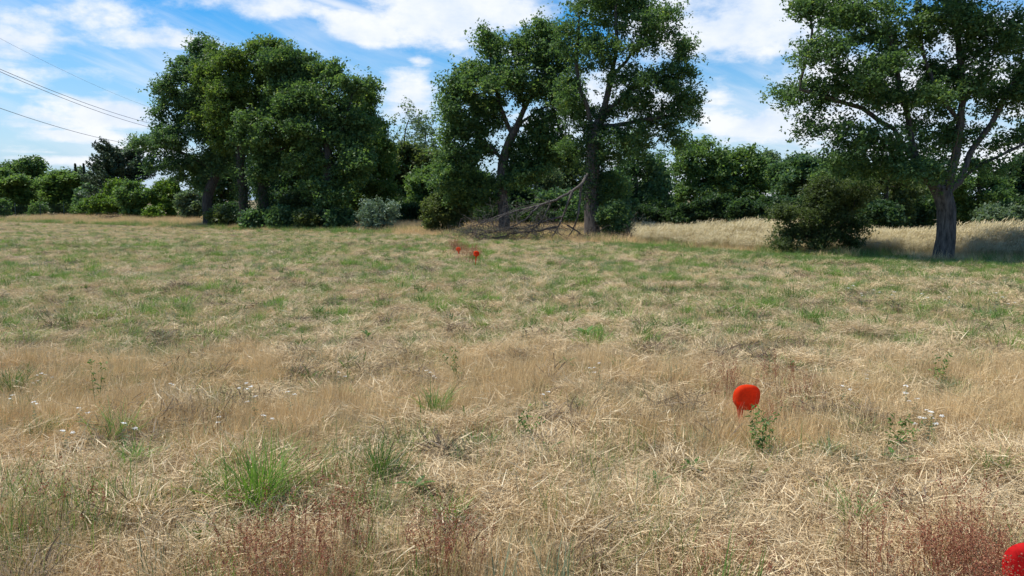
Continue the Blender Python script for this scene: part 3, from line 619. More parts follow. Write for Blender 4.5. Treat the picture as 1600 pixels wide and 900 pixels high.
# near shrubs
plant('silver_shrub', 'silver-green leafy shrub right of the left oak clump', 'shrub', 594, 309, 34, 38, 'silver', na=200, nl=4600, ls=.13, r=.06, stems=5, aspect=.38, void=.7, sigma=.14)
plant('round_bush', 'dense olive-green round bush left of the curved-trunk oak', 'bush', 692, 301, 40, 35.5, 'olive', na=420, nl=19000, ls=.11, r=.06, stems=5, tintbias=.1)
plant('shrub', 'tangled green shrub at the foot of the broken oak, right side', 'shrub', 962, 318, 28, 30.5, 'oak_d', na=300, nl=11000, ls=.10, r=.05, stems=4, tintbias=.15)
plant('round_bush', 'bright green round bush behind the tall dry grass', 'bush', 1232, 331, 24, 37, 'bright', na=260, nl=9000, ls=.10, r=.05, stems=3, tintbias=-.25)
make_tree('hawthorn', 'wide dark multi-stemmed hawthorn standing alone in front of the tall dry grass', 'shrub', B(1285, 21.8),
    line_px([(1283, 375), (1290, 345), (1285, 315)], 21.8),
    [line_px([(1284, 395), (1262, 370), (1240, 350), (1205, 335)], 21.8), line_px([(1286, 395), (1305, 370), (1322, 345), (1335, 320)], 21.8), line_px([(1282, 395), (1268, 360), (1262, 325)], 21.8), line_px([(1284, 396), (1250, 385, -.4), (1225, 378, -.8)], 21.8), line_px([(1287, 396), (1300, 360, .6), (1310, 330, 1)], 21.8)],
    px_blobs([(1285, 300, 42, 20), (1235, 325, 38, 14), (1325, 318, 36, 22), (1278, 342, 42, 16), (1238, 366, 30, 7), (1335, 355, 26, 12), (1296, 366, 32, 9), (1345, 295, 28, 18), (1215, 342, 16, 6), (1228, 378, 26, 7), (1262, 362, 30, 12), (1330, 378, 18, 7)], 21.8, 1.3),
    .07, 1500, 38000, .065, M['olive'], M['bark_d'], step=.14, sigma=.12, void=.35, tintbias=-.35, rtip=.005, clump=7)

# ------------------------------------------------------------------ torn limb under the broken oak
def twig(paths, p, d, L_, r, depth, sag):
    k = max(3, int(L_ / .18)); pts = [p]; dd = d.copy()
    for i in range(k):
        dd = dd + rng.normal(size=3) * .2 + np.array((0, 0, sag)) * .08; dd /= np.linalg.norm(dd)
        q = pts[-1] + dd * L_ / k
        if q[2] < .06: q[2] = .06; dd[2] = abs(dd[2]) * .3
        pts.append(q)
        if depth > 0 and i > 0 and rng.random() < .62:
            s = dd + rng.normal(size=3) * .65; s /= np.linalg.norm(s)
            twig(paths, q, s, L_ * rng.uniform(.4, .7), r * .55, depth - 1, sag)
    paths.append((np.array(pts), np.linspace(r, max(.005, r * .35), len(pts))))
root = empty('fallen_limb', P(868, 372, 29.5) * (1, 1, 0), 'grey torn limb hanging from the broken oak, bare twigs fanned over the grass', 'branch')
D = 29.6
mains = [([(921, 268, 1.2), (913, 280, .8), (906, 291), (893, 299), (880, 306), (862, 315), (842, 321), (818, 327), (795, 333), (770, 340), (752, 349)], .07),
         ([(895, 298), (887, 318), (880, 338), (872, 354), (862, 372)], .055), ([(908, 290), (906, 312), (903, 338), (897, 356), (886, 374)], .055),
         ([(842, 321), (825, 340), (805, 352), (775, 362), (748, 366)], .04), ([(870, 355), (838, 361), (805, 364), (772, 372)], .045), ([(886, 352), (905, 362), (915, 374)], .035), ([(862, 315), (850, 338), (835, 358)], .04), ([(880, 338), (852, 345), (822, 356), (795, 358)], .035)]
for j, (pl, r_) in enumerate(mains):
    pp = np.array([P(q[0], q[1], D + (q[2] if len(q) > 2 else rng.uniform(-.15, .15) if 0 < pl.index(q) else 0)) for q in pl]); pp[:, 2] = np.maximum(pp[:, 2], .03)
    t = np.linspace(0, len(pp) - 1, len(pp) * 3); ii = np.minimum(t.astype(int), len(pp) - 2); fr = (t - ii)[:, None]; ps = pp[ii] * (1 - fr) + pp[ii + 1] * fr + rng.normal(size=(len(t), 3)) * .012
    paths = [(ps, np.linspace(r_, r_ * .3, len(ps)))]
    V, F = tube_paths(paths, lambda r: 8); mobj('bough', npmesh('bough', V, F, smooth=True), M['dead'], root)
    tw = []
    for k in range(5 if j in (1, 2) else 20):
        a = rng.integers(len(ps) // 2, len(ps)); d = ps[min(a + 1, len(ps) - 1)] - ps[a - 1] + rng.normal(size=3) * .12 + np.array((-.10, 0, -.03)); d /= np.linalg.norm(d)
        twig(tw, ps[a], d, rng.uniform(.4, 1.2), r_ * .22, 3, -.5)
    V, F = tube_paths(tw, lambda r: 4); tag(mobj('twigs', npmesh('twigs', V, F, smooth=True), M['dead'], root), kind='stuff')

br = []
for k in range(95):
    px = 745 + 150 * rng.random() ** 1.2; p = P(px, rng.uniform(350, 372), D + rng.uniform(-.9, .9)); p[2] = max(p[2], .05)
    d = np.array((-.55, rng.normal() * .5, rng.uniform(.1, .8))) + rng.normal(size=3) * .35; d /= np.linalg.norm(d)
    twig(br, p, d, rng.uniform(.35, 1.0), .011, 2, -.25)
V, F = tube_paths(br, lambda r: 3); tag(mobj('twigs', npmesh('twigs', V, F, smooth=True), M['dead'], root), kind='stuff')

# ------------------------------------------------------------------ power lines
def wire(label, a, b, sag, r=.022):
    p0, p1 = P(*a), P(*b); t = np.linspace(-.35, 1.25, 40)[:, None]
    pp = p0 + (p1 - p0) * t; pp[:, 2] -= (sag * 4 * (t * (1 - t)))[:, 0]
    V, F = tube_paths([(pp, np.full(40, r))], lambda q: 5)
    tag(mobj('power_line', npmesh('power_line', V, F, smooth=True), M['wire']), label, 'cable', 'overhead power lines crossing the sky at the left')
M['wire'] = plain_mat('cable_grey', (.09, .095, .10), .5)
wire('thin power line highest in the sky at the left, faintest of the four', (0, 60, 95), (235, 168, 150), .5, .014)
wire('upper power line of the close pair passing behind the leaning oak', (0, 108, 62), (240, 194, 95), .35)
wire('lower power line of the close pair passing behind the leaning oak', (0, 112, 62), (235, 199, 95), .35)
wire('lowest power line, ending behind the low limb of the leaning oak', (0, 169, 62), (200, 224, 95), .3)

# ------------------------------------------------------------------ wire fence, far left
M['fence'] = plain_mat('fence_green', (.03, .06, .045), .5)
fa, fb = G(-60, 345), G(230, 338.5)
fr_ = empty('wire_fence', fa, 'low dark green wire mesh fence in front of the far left wood', 'fence')
nP = 9; wl = []
for k in range(nP):
    p = fa + (fb - fa) * k / (nP - 1)
    V, F = tube_paths([(np.array([p + (0, 0, -.1), p + (0, 0, .7), p + (0, 0, 1.35)]), np.array([.045, .045, .04]))], lambda r: 8)
    mobj('post', npmesh('post', V, F), M['fence'], fr_)
for h in np.arange(.12, 1.25, .12): wl.append((np.array([fa + (0, 0, h), (fa + fb) / 2 + (0, 0, h), fb + (0, 0, h)]), np.full(3, .009)))
Lf = np.linalg.norm(fb - fa)
for t in np.arange(0, 1, .15 / Lf): p = fa + (fb - fa) * t; wl.append((np.array([p + (0, 0, .08), p + (0, 0, 1.22)]), np.full(2, .006)))
V, F = tube_paths(wl, lambda r: 3); tag(mobj('wire_mesh', npmesh('wire_mesh', V, F), M['fence'], fr_), kind='stuff')

# ------------------------------------------------------------------ white van behind the hedge
M['van'] = plain_mat('white_paint', (.78, .79, .8), .35); M['glass'] = plain_mat('dark_glass', (.03, .035, .04), .1, 0, .8); M['rubber'] = plain_mat('tyre_rubber', (.02, .02, .02), .8); M['rim'] = plain_mat('steel_rim', (.4, .4, .42), .4, .8)
def loft(sections, mat, name, parent):
    """sections: list of (x, [(y,z)...]) closed profiles"""
    V = np.array([(x, y, z) for x, pr in sections for (y, z) in pr]); k = len(sections[0][1]); ns_ = len(sections)
    i = np.arange(ns_ - 1)[:, None] * k; j = np.arange(k)[None]; j2 = (j + 1) % k
    F = np.stack([i + j, i + j2, i + k + j2, i + k + j], -1).reshape(-1, 4)
    caps = np.array([list(range(k))[::-1], list(range((ns_ - 1) * k, ns_ * k))])
    return mobj(name, npmesh(name, V, [F, caps]), mat, parent)
vb = B(1186, 58); vr = empty('parked_van', vb, 'white parked van glimpsed through the dark hedge behind the tall grass', 'van')
def vp(w_, z0, z1): return [(vb[1] - w_, z0), (vb[1] - w_, z1 - .15), (vb[1] - w_ + .18, z1), (vb[1] + w_ - .18, z1), (vb[1] + w_, z1 - .15), (vb[1] + w_, z0)]
loft([(vb[0] - 2.5, vp(.9, .4, .85)), (vb[0] - 2.4, vp(.95, .35, 1.05)), (vb[0] - 1.7, vp(.95, .35, 1.2)), (vb[0] - 1.0, vp(.95, .35, 2.1)), (vb[0] + 2.3, vp(.95, .35, 2.2)), (vb[0] + 2.45, vp(.92, .4, 2.1))], M['van'], 'body', vr)
for (x0, x1) in ((-1.15, -.35), (-.2, .9)):
    V = np.array([(vb[0] + x0 + (.25 if x0 < -1 else 0), vb[1] - .965, 1.75), (vb[0] + x1, vb[1] - .965, 1.75), (vb[0] + x1, vb[1] - .975, 1.2), (vb[0] + x0 - .1, vb[1] - .975, 1.2)]); V = np.concatenate([V, V + (0, .03, 0)])
    mobj('window', npmesh('window', V, np.array([(0, 1, 2, 3), (7, 6, 5, 4), (0, 4, 5, 1), (1, 5, 6, 2), (2, 6, 7, 3), (3, 7, 4, 0)])), M['glass'], vr)
for x0 in (-1.6, 1.5):
    for s_ in (-1, 1):
        c = vb + (x0, s_ * .86, .34); t = np.linspace(0, 6.283, 21)[:-1]
        ring = np.array([(0, -.11, .26), (0, -.11, .33), (0, .11, .33), (0, .11, .26)])
        V = np.array([(c[0] + math.cos(a) * q[2], c[1] + q[1], c[2] + math.sin(a) * q[2]) for a in t for q in ring])
        i = np.arange(20)[:, None] * 4; i2 = ((np.arange(20) + 1) % 20)[:, None] * 4; j = np.arange(4)[None]; j2 = (j + 1) % 4
        wo = mobj('wheel', npmesh('wheel', V, np.stack([i + j, i + j2, i2 + j2, i2 + j], -1).reshape(-1, 4)), M['rubber'], vr)
        V, F = tube_paths([(np.array([c + (0, -.08, 0), c + (0, 0, 0), c + (0, .08, 0)]), np.array([.25, .26, .25]))], lambda r: 16)
        mobj('rim', npmesh('rim', V, F), M['rim'], vr)

# ------------------------------------------------------------------ orange markers
def marker_mat(name, col):
    m, n, l = new_mat(name)
    p = n.new('ShaderNodeBsdfPrincipled'); p.inputs['Base Color'].default_value = (*col, 1); p.inputs['Roughness'].default_value = .75; p.inputs['Specular IOR Level'].default_value = .2
    g = n.new('ShaderNodeNewGeometry'); v = n.new('ShaderNodeTexNoise'); v.inputs['Scale'].default_value = 60; v.inputs['Detail'].default_value = 6; l.new(g.outputs['Position'], v.inputs['Vector'])
    r = n.new('ShaderNodeValToRGB'); r.color_ramp.elements[0].position = .3; r.color_ramp.elements[0].color = (col[0] * .75, col[1] * .7, col[2] * .7, 1); r.color_ramp.elements[1].position = .6; r.color_ramp.elements[1].color = (*col, 1)
    l.new(v.outputs['Fac'], r.inputs[0]); l.new(r.outputs[0], p.inputs['Base Color'])
    t = n.new('ShaderNodeBsdfTranslucent'); t.inputs[0].default_value = (min(1, col[0] * 1.1), col[1] * 1.3, col[2], 1)
    x = n.new('ShaderNodeMixShader'); x.inputs[0].default_value = .45; l.new(p.outputs[0], x.inputs[1]); l.new(t.outputs[0], x.inputs[2])
    o = n.new('ShaderNodeOutputMaterial'); l.new(x.outputs[0], o.inputs[0]); return m
M['orange'] = marker_mat('orange_plastic', (.95, .085, .015)); M['redp'] = marker_mat('red_plastic', (.75, .02, .02)); M['red2'] = marker_mat('faded_orange_plastic', (.90, .15, .05))
def marker(label, base, w_, h_, hz_, tilt, yaw, mat, stemdx=0.0):
    """flexible survey marker: thin rounded head plate (w_ x hz_) whose sides taper into a spike in the ground"""
    root = empty('ground_marker', base, label, 'marker', 'orange plastic markers in the field'); base = np.array(root.location)
    n_ = 56; a = np.linspace(0, 2 * np.pi, n_, endpoint=False)
    ct = .62; se = lambda v, e: np.sign(v) * np.abs(v) ** e
    hx = se(np.cos(a), .85) * w_ / 2; hy = se(np.sin(a), .85) * hz_ / 2 + h_ - hz_ / 2
    def build(xy, th, nm, curve=.03, back=0.0):
        fr = []
        for s_ in (-1, 1):
            fr.append(np.stack([xy[:, 0], s_ * th / 2 + curve * (xy[:, 0] / (w_ / 2)) ** 2, xy[:, 1]], 1))
        c = np.stack([f.mean(0) for f in fr]); k = len(xy)
        inner = [np.array([f.mean(0) + (q - f.mean(0)) * .6 for q in f]) for f in fr]
        for qi, s_ in enumerate((-1, 1)): inner[qi][:, 1] = s_ * th / 2 + curve * (inner[qi][:, 0] / (w_ / 2)) ** 2
        V = np.concatenate(fr + inner + [c]); i = np.arange(k); j = (i + 1) % k
        F4 = [np.stack([i, j, j + k, i + k], 1), np.stack([i, i + 2 * k, j + 2 * k, j], 1), np.stack([i + k, j + k, j + 3 * k, i + 3 * k], 1)]
        F3 = [np.stack([i + 2 * k, np.full(k, 4 * k), j + 2 * k], 1), np.stack([i + 3 * k, j + 3 * k, np.full(k, 4 * k + 1)], 1)]
        V[:, 1] += back
        # tilt about the foot, then turn
        ct_, st_ = math.cos(tilt), math.sin(tilt); x = V[:, 0] * ct_ + V[:, 2] * st_; z = -V[:, 0] * st_ + V[:, 2] * ct_
        cy, sy = math.cos(yaw), math.sin(yaw); V = np.stack([x * cy - V[:, 1] * sy, x * sy + V[:, 1] * cy, z], 1) + base
        return mobj(nm, npmesh(nm, V, [np.concatenate(F4), np.concatenate(F3)], smooth=False), mat, root)
    build(np.stack([hx, hy], 1), .006, 'head', .02)
    zt = h_ - hz_ * .72; sw = w_ * .17
    st_ = np.array([(sw * 1.15 + stemdx * 1, zt), (sw * .7 + stemdx * .9, zt - .04), (sw * .45 + stemdx * .6, zt * .45), (.006 + stemdx * .2, -.06), (-.006 + stemdx * .2, -.06), (-sw * .45 + stemdx * .6, zt * .45), (-sw * .7 + stemdx * .9, zt - .04), (-sw * 1.15 + stemdx, zt)])
    st_ = np.array(st_); build(st_, .006, 'spike', .01, .009)
def GZ(px, py): g = G(px, py); g[2] = float(zf(g[0], g[1])); return g
marker('bright orange rounded marker half sunk in dry grass, right foreground', GZ(1160, 668), .205, .33, .185, R(8), R(10), M['orange'], -.045)
marker('small bright orange marker on a tapering spike beside reddish weeds, nearer of the far pair', GZ(743, 417), .145, .335, .135, R(4), R(-10), M['orange'], .0)
marker('small faded orange marker half hidden by weeds, farther of the far pair', GZ(717, 402), .135, .26, .12, R(-3), R(12), M['red2'])
marker('large red marker cut off at the bottom right corner', GZ(1618, 985), .20, .37, .22, R(-4), R(-20), M['redp'])

# ------------------------------------------------------------------ grass blades
def ribbons(base, L_, wd, th0, kap, az, seg, tint, tipw=.15, roll=None):
    n = len(base); s = L_ / seg
    ang = th0.copy(); p = base.copy(); d = np.stack([np.cos(az), np.sin(az), np.zeros(n)], 1)
    side = np.stack([-np.sin(az), np.cos(az), np.zeros(n)], 1)
    if roll is not None:
        side = side * np.cos(roll)[:, None] + np.stack([np.cos(az) * .0, np.zeros(n), np.ones(n)], 1) * np.sin(roll)[:, None]
    V = np.empty((n, (seg + 1) * 2, 3))
    for k in range(seg + 1):
        ww = (wd * (1 - (1 - tipw) * (k / seg) ** 1.6) * .5)[:, None]
        V[:, 2 * k] = p - side * ww; V[:, 2 * k + 1] = p + side * ww
        p = p + (d * np.sin(ang)[:, None] + np.array((0, 0, 1.0)) * np.cos(ang)[:, None]) * s[:, None]
        ang = ang + kap / seg
    o = (np.arange(n) * (seg + 1) * 2)[:, None, None]; k = np.arange(seg)[None, :, None] * 2
    F = (o + k + np.array([0, 1, 3, 2])[None, None]).reshape(-1, 4)
    return V.reshape(-1, 3), F, np.repeat(tint, (seg + 1) * 2), p
def join(parts):
    Vs, Fs, Ts, off = [], [], [], 0
    for V, F, T in parts: Vs.append(V); Fs.append(F + off); Ts.append(T); off += len(V)
    return np.concatenate(Vs), np.concatenate(Fs), np.concatenate(Ts)
U = rng.uniform
def tuft(n, rad, L0, L1, w0, w1, th, kap, z0=0, seg=3, tb=(.1, .9), gauss=False, comb=None):
    r_ = rad * (np.abs(rng.normal(size=n)) * .5 if gauss else np.sqrt(rng.random(n))); a = U(0, 6.283, n)
    b = np.stack([np.cos(a) * r_, np.sin(a) * r_, U(-.01, z0 + 1e-4, n)], 1)
    az_ = U(0, 6.283, n) if not gauss else a + rng.normal(size=n) * .7
    if comb: az_ = rng.normal(size=n) * comb + np.where(rng.random(n) < .5, 0, np.pi)
    return ribbons(b, U(L0, L1, n), U(w0, w1, n), U(*th, n), U(*kap, n), az_, seg, U(*tb, n), roll=U(-1.2, 1.2, n))
SRC = {}
def src(key, meshes, mat):
    c = bpy.data.collections.new(key + '_pieces'); SRC[key] = (c, len(meshes))
    for mm in meshes:
        me = npmesh(key, mm[0], mm[1], mm[2]); me.materials.append(M[mat]); o = bpy.data.objects.new(key + '_piece', me); c.objects.link(o)
def scatter(name, key, pts, scl, label, cat, tilt=.12, rotz=None):
    """one object of 'stuff': grass pieces instanced on computed ground points"""
    n = len(pts); pts = np.array(pts); 
    if pts.shape[1] == 2: pts = np.column_stack([pts, zf(pts[:, 0], pts[:, 1]) - .005])
    me = bpy.data.meshes.new(name); me.vertices.add(n); me.vertices.foreach_set('co', pts.astype(np.float32).ravel())
    rot = np.stack([rng.normal(size=n) * tilt, rng.normal(size=n) * tilt, U(0, 6.283, n) if rotz is None else rotz], 1)
    a = me.attributes.new('rot', 'FLOAT_VECTOR', 'POINT'); a.data.foreach_set('vector', rot.astype(np.float32).ravel())
    a = me.attributes.new('scl', 'FLOAT', 'POINT'); a.data.foreach_set('value', np.asarray(scl, dtype=np.float32))
    a = me.attributes.new('pick', 'INT', 'POINT'); a.data.foreach_set('value', rng.integers(0, SRC[key][1], n).astype(np.int32))
    o = bpy.data.objects.new(name, me); COL.objects.link(o); tag(o, label, cat, kind='stuff')
    ng = bpy.data.node_groups.new(name + '_scatter', 'GeometryNodeTree')
    ng.interface.new_socket('Geometry', in_out='INPUT', socket_type='NodeSocketGeometry'); ng.interface.new_socket('Geometry', in_out='OUTPUT', socket_type='NodeSocketGeometry')
    gi = ng.nodes.new('NodeGroupInput'); go_ = ng.nodes.new('NodeGroupOutput'); ip = ng.nodes.new('GeometryNodeInstanceOnPoints')
    ci = ng.nodes.new('GeometryNodeCollectionInfo'); ci.inputs['Collection'].default_value = SRC[key][0]; ci.inputs['Separate Children'].default_value = True; ci.inputs['Reset Children'].default_value = True
    def at(nm, ty): q = ng.nodes.new('GeometryNodeInputNamedAttribute'); q.data_type = ty; q.inputs[0].default_value = nm; return q.outputs[0]
    ng.links.new(gi.outputs[0], ip.inputs['Points']); ng.links.new(ci.outputs[0], ip.inputs['Instance']); ip.inputs['Pick Instance'].default_value = True
    ng.links.new(at('pick', 'INT'), ip.inputs['Instance Index']); ng.links.new(at('rot', 'FLOAT_VECTOR'), ip.inputs['Rotation']); ng.links.new(at('scl', 'FLOAT'), ip.inputs['Scale'])
    ng.links.new(ip.outputs[0], go_.inputs[0])
    md = o.modifiers.new('scatter', 'NODES'); md.node_group = ng
    return o
src('straw_mat', [tuft(250, .20, .03, .16, .0018, .0048, (1.0, 1.65), (-.6, 1.0), z0=.06, seg=4, comb=c_)[:3] for c_ in (.45, .5, .7, .4, None, .6)], 'straw')
src('thatch', [tuft(120, .20, .04, .14, .0025, .0065, (1.1, 1.7), (-.4, .5), z0=.03, seg=2)[:3] for _ in range(4)], 'straw')
src('standing', [tuft(55, .13, .10, .26, .0012, .0028, (.0, .42), (-.2, .8), seg=3)[:3] for _ in range(5)], 'tan')
src('short_tan', [tuft(60, .17, .03, .11, .002, .0045, (.0, 1.0), (-.3, .9), seg=2)[:3] for _ in range(4)], 'tan')
src('green_tuft', [tuft(60, .09, .05, .15, .002, .0045, (.05, .8), (.1, 1.2), seg=3, gauss=True)[:3] for _ in range(5)], 'green')
src('green_sparse', [tuft(26, .18, .03, .10, .002, .004, (.0, .9), (.0, 1.2), seg=3)[:3] for _ in range(4)], 'green')
src('grey_herb', [tuft(36, .10, .05, .15, .003, .007, (.1, .9), (-.2, .8), seg=3)[:3] for _ in range(4)], 'grey')
def sorrel_mesh(nst, hh=.30):
    parts = []
    b = np.stack([rng.normal(size=nst) * .07, rng.normal(size=nst) * .07, np.zeros(nst)], 1); Ls = U(hh * .6, hh, nst); th = U(0, .5, nst); az_ = U(0, 6.283, nst)
    V, F, T, end = ribbons(b, Ls, np.full(nst, .0042), th, U(-.1, .2, nst), az_, 3, U(.1, .7, nst)); parts.append((V, F, T))
    for k in range(nst):
        for _ in range(4):
            f = U(.45, .95); p0 = b[k] + (end[k] - b[k]) * f
            V, F, T, e2 = ribbons(p0[None], np.array([U(.03, .09)]), np.array([.002]), np.array([U(.2, .8)]), np.array([-.2]), np.array([U(0, 6.283)]), 2, np.array([.3])); parts.append((V, F, T))
            m_ = 12; C = p0 + (e2[0] - p0) * U(.1, 1.1, m_)[:, None] + rng.normal(size=(m_, 3)) * .005
            V, F, T = leaf_cloud(C, .0075, U(0, 1, m_), up=.0, aspect=.8); parts.append((V, F, T))
    return join(parts)
src('sorrel', [sorrel_mesh(9) for _ in range(4)], 'red')
src('brown_stem', [tuft(14, .08, .18, .36, .0015, .003, (.0, .4), (-.2, .4), seg=3)[:3] for _ in range(4)], 'brown')
def tall_mesh(n_, rad, h0, h1, wd, headw):
    a = U(0, 6.283, n_); r_ = rad * np.sqrt(rng.random(n_)); b = np.stack([np.cos(a) * r_, np.sin(a) * r_, np.zeros(n_)], 1)
    L_ = U(h0, h1, n_); V, F, T, end = ribbons(b, L_, np.full(n_, wd), U(0, .18, n_), U(0, .5, n_), U(-.6, .8, n_), 4, U(.1, .9, n_)); parts = [(V, F, T)]
    az_ = U(-.6, .8, n_); V, F, T, _ = ribbons(end, U(.10, .2, n_), np.full(n_, headw), U(.3, 1.0, n_), U(.2, .9, n_), az_, 2, U(.6, 1, n_), tipw=.3, roll=U(-1, 1, n_)); parts.append((V, F, T))
    m_ = n_; V, F, T, _ = ribbons(b[rng.integers(0, n_, m_)], U(.2, .5, m_), np.full(m_, wd * 1.4), U(.1, .7, m_), U(.2, 1.4, m_), U(0, 6.283, m_), 3, U(0, .6, m_)); parts.append((V, F, T))
    return join(parts)
src('tall_grass', [tall_mesh(45, .3, .5, .85, .006, .02) for _ in range(5)], 'palegrass')
src('rough_grass', [tuft(70, .32, .15, .5, .006, .012, (.0, .6), (.0, .9), seg=3)[:3] for _ in range(4)], 'tan')
src('rough_green', [tuft(60, .32, .1, .4, .006, .014, (.0, .7), (.1, 1.1), seg=3)[:3] for _ in range(4)], 'green')

# points over the field, thinner with distance; masks use photo rows to lay the swaths of cut grass where they lie
def field(bands, prob, margin=1.0):
    out = []
    for (y0, y1, dn) in bands:
        xm = y1 * .74 + margin; n_ = int((y1 - y0) * 2 * xm * dn); x = U(-xm, xm, n_); y = U(y0, y1, n_)
        k = np.abs(x) < y * .74 + margin; x, y = x[k], y[k]
        pr = prob(x, y); k = (rng.random(len(x)) < pr) & (behind_edge(x, y) < .3); out.append(np.stack([x[k], y[k]], 1))
    return np.concatenate(out)
def bump(v, a, b, s): return 1 / (1 + np.exp(-(v - a) / s)) * (1 / (1 + np.exp((v - b) / s)))
wob = lambda x, y: (fbm(x, y, .7, 3) - .5)
def row(x, y):
    px, py = proj(x, y); return px, py + wob(x, y) * (py - 312) * .35
def p_mat(x, y): px, py = row(x, y); return np.clip(.03 + (y < 9) * .08 + bump(py, 690, 900, 14) * 1.0 + bump(py, 520, 560, 8) * .1, 0, 1) * np.clip(fbm(x, y, 2.2, 21) * 2.0 - .2, 0, 1)
def p_thatch(x, y): px, py = row(x, y); return np.clip(.45 + bump(py, 420, 570, 12) * .35, 0, 1) * np.clip(fbm(x, y, 1.6, 23) * 2.2 - .35, .12, 1)
def p_stand(x, y): px, py = row(x, y); return np.clip(.04 + bump(py, 575, 700, 9) + bump(py, 840, 1200, 10) * .9, 0, 1) * np.clip(fbm(x, y, 1.4, 25) * 2.4 - .45, 0.03, 1)
def gmask(x, y): return np.clip((fbm(x, y, 1.7, 31, 4) * .6 + fbm(x * .5, y, .35, 77, 3) * .4 - .42) * 7, 0, 1)
def p_green(x, y): px, py = row(x, y); return (bump(py, 365, 540, 9) * 1.2 + bump(py, 535, 760, 15) * .26 + bump(py, 720, 1200, 20) * .26) * np.clip(gmask(x, y) + .05, 0, 1)
def p_gs(x, y): px, py = row(x, y); return (.3 + bump(py, 320, 545, 9) * .5) * np.clip(gmask(x, y) + .25, 0, 1)
near = [(2.0, 4.5, 95), (4.5, 8, 60), (8, 14, 30), (14, 26, 14), (26, 62, 7)]
pt = field(near, p_mat); scatter('dry_straw', 'straw_mat', pt, U(.65, 1.25, len(pt)), 'matted pale cut straw lying in swaths over the near field', 'straw', tilt=.2)
pt = field([(a, b, c * 1.1) for a, b, c in near], p_thatch); scatter('dry_thatch', 'thatch', pt, U(.7, 1.3, len(pt)), 'short pale thatch of cut dry grass covering the field', 'straw', tilt=.22)
pt = field([(2.0, 4.5, 130), (4.5, 8, 130), (8, 14, 40), (14, 26, 12)], p_stand); scatter('standing_dry_grass', 'standing', pt, U(.55, 1.2, len(pt)) , 'fine tan standing grass in a band across the foreground', 'grass')
pt = field([(2.2, 8, 22), (8, 14, 26), (14, 26, 16), (26, 64, 12)], lambda x, y: np.clip(fbm(x, y, .9, 27) * 2 - .3, .1, 1)); scatter('short_dry_grass', 'short_tan', pt, U(.6, 1.3, len(pt)), 'short tan stubble grass all over the mown field', 'grass')
pt = field([(2.4, 8, 26), (8, 14, 24), (14, 26, 15), (26, 60, 7)], p_green); scatter('green_grass_tufts', 'green_tuft', pt, U(.5, 1.4, len(pt)), 'many small fresh green tufts dotting the mown field', 'grass')
src('big_tuft', [tuft(120, .17, .07, .21, .003, .007, (.05, .95), (.1, 1.1), seg=3, gauss=True)[:3] for _ in range(5)], 'lush')
pt = field([(2.4, 8, .5), (8, 14, 3.6), (14, 26, 3.2), (26, 50, 1)], lambda x, y: bump(row(x, y)[1], 375, 545, 10) * np.clip((fbm(x, y, .9, 83, 3) - .38) * 4, .05, 1)); scatter('large_green_tufts', 'big_tuft', pt, U(.45, 1.25, len(pt)) * rng.choice([1, 1, .7, 1.2], len(pt)), 'larger lush grass tufts standing in irregular drifts across the middle field', 'grass')
pt = field([(2.4, 8, 26), (8, 14, 46), (14, 26, 34), (26, 64, 16)], p_gs); scatter('green_grass', 'green_sparse', pt, U(.6, 1.4, len(pt)), 'thin green regrowth showing through the dry grass', 'grass')
pt = field([(2.4, 5, 16), (5, 8, 12), (8, 26, 8), (26, 62, 4)], lambda x, y: np.clip((fbm(x, y, .8, 41) - .45) * 5, 0, 1)); scatter('grey_herbs', 'grey_herb', pt, U(.6, 1.3, len(pt)), 'low grey-green herbs among the dry grass', 'plants')
pt = np.array([G(U(1125, 1215), U(640, 700))[:2] for _ in range(60)]); scatter('marker_grass', 'standing', pt, U(.6, .95, len(pt)), 'fine tan grass half hiding the foot of the near orange marker', 'grass')
src('clod', [tuft(80, .14, .03, .13, .003, .007, (.8, 1.7), (-.4, .9), z0=.07, seg=2, gauss=True)[:3] for _ in range(4)], 'clod')
pt = field([(2.4, 8, 16), (8, 14, 7), (14, 26, 3.2), (26, 50, 1)], lambda x, y: np.clip((fbm(x, y, 1.9, 91) - .5) * 6, 0.02, 1)); scatter('dead_thatch', 'clod', pt, U(.5, 1.5, len(pt)), 'brown clods of rotting thatch between the grass', 'straw', tilt=.2)
src('small_weed', [tuft(18, .06, .04, .13, .009, .018, (.3, 1.2), (.0, .9), seg=3, gauss=True)[:3] for _ in range(5)], 'weed')
pt = field([(2.4, 8, 8), (8, 14, 8), (14, 30, 5)], lambda x, y: np.clip((fbm(x, y, 1.5, 95) - .45) * 5, 0.05, 1)); scatter('small_weeds', 'small_weed', pt, U(.5, 1.5, len(pt)), 'small dark green leafy weeds dotted through the dry grass', 'plants', tilt=.2)
src('mixed_stalk', [tuft(22, .12, .14, .34, .0025, .006, (.0, .45), (-.2, .9), seg=4)[:3] for _ in range(5)], 'green')
pt = field([(2.2, 3.8, 80), (3.8, 4.8, 22)], lambda x, y: np.clip((fbm(x, y, 1.3, 97) - .38) * 4, 0.05, 1)); scatter('green_stalks', 'mixed_stalk', pt, U(.5, 1.0, len(pt)), 'green and tan stalks standing along the nearest edge of the field', 'grass')
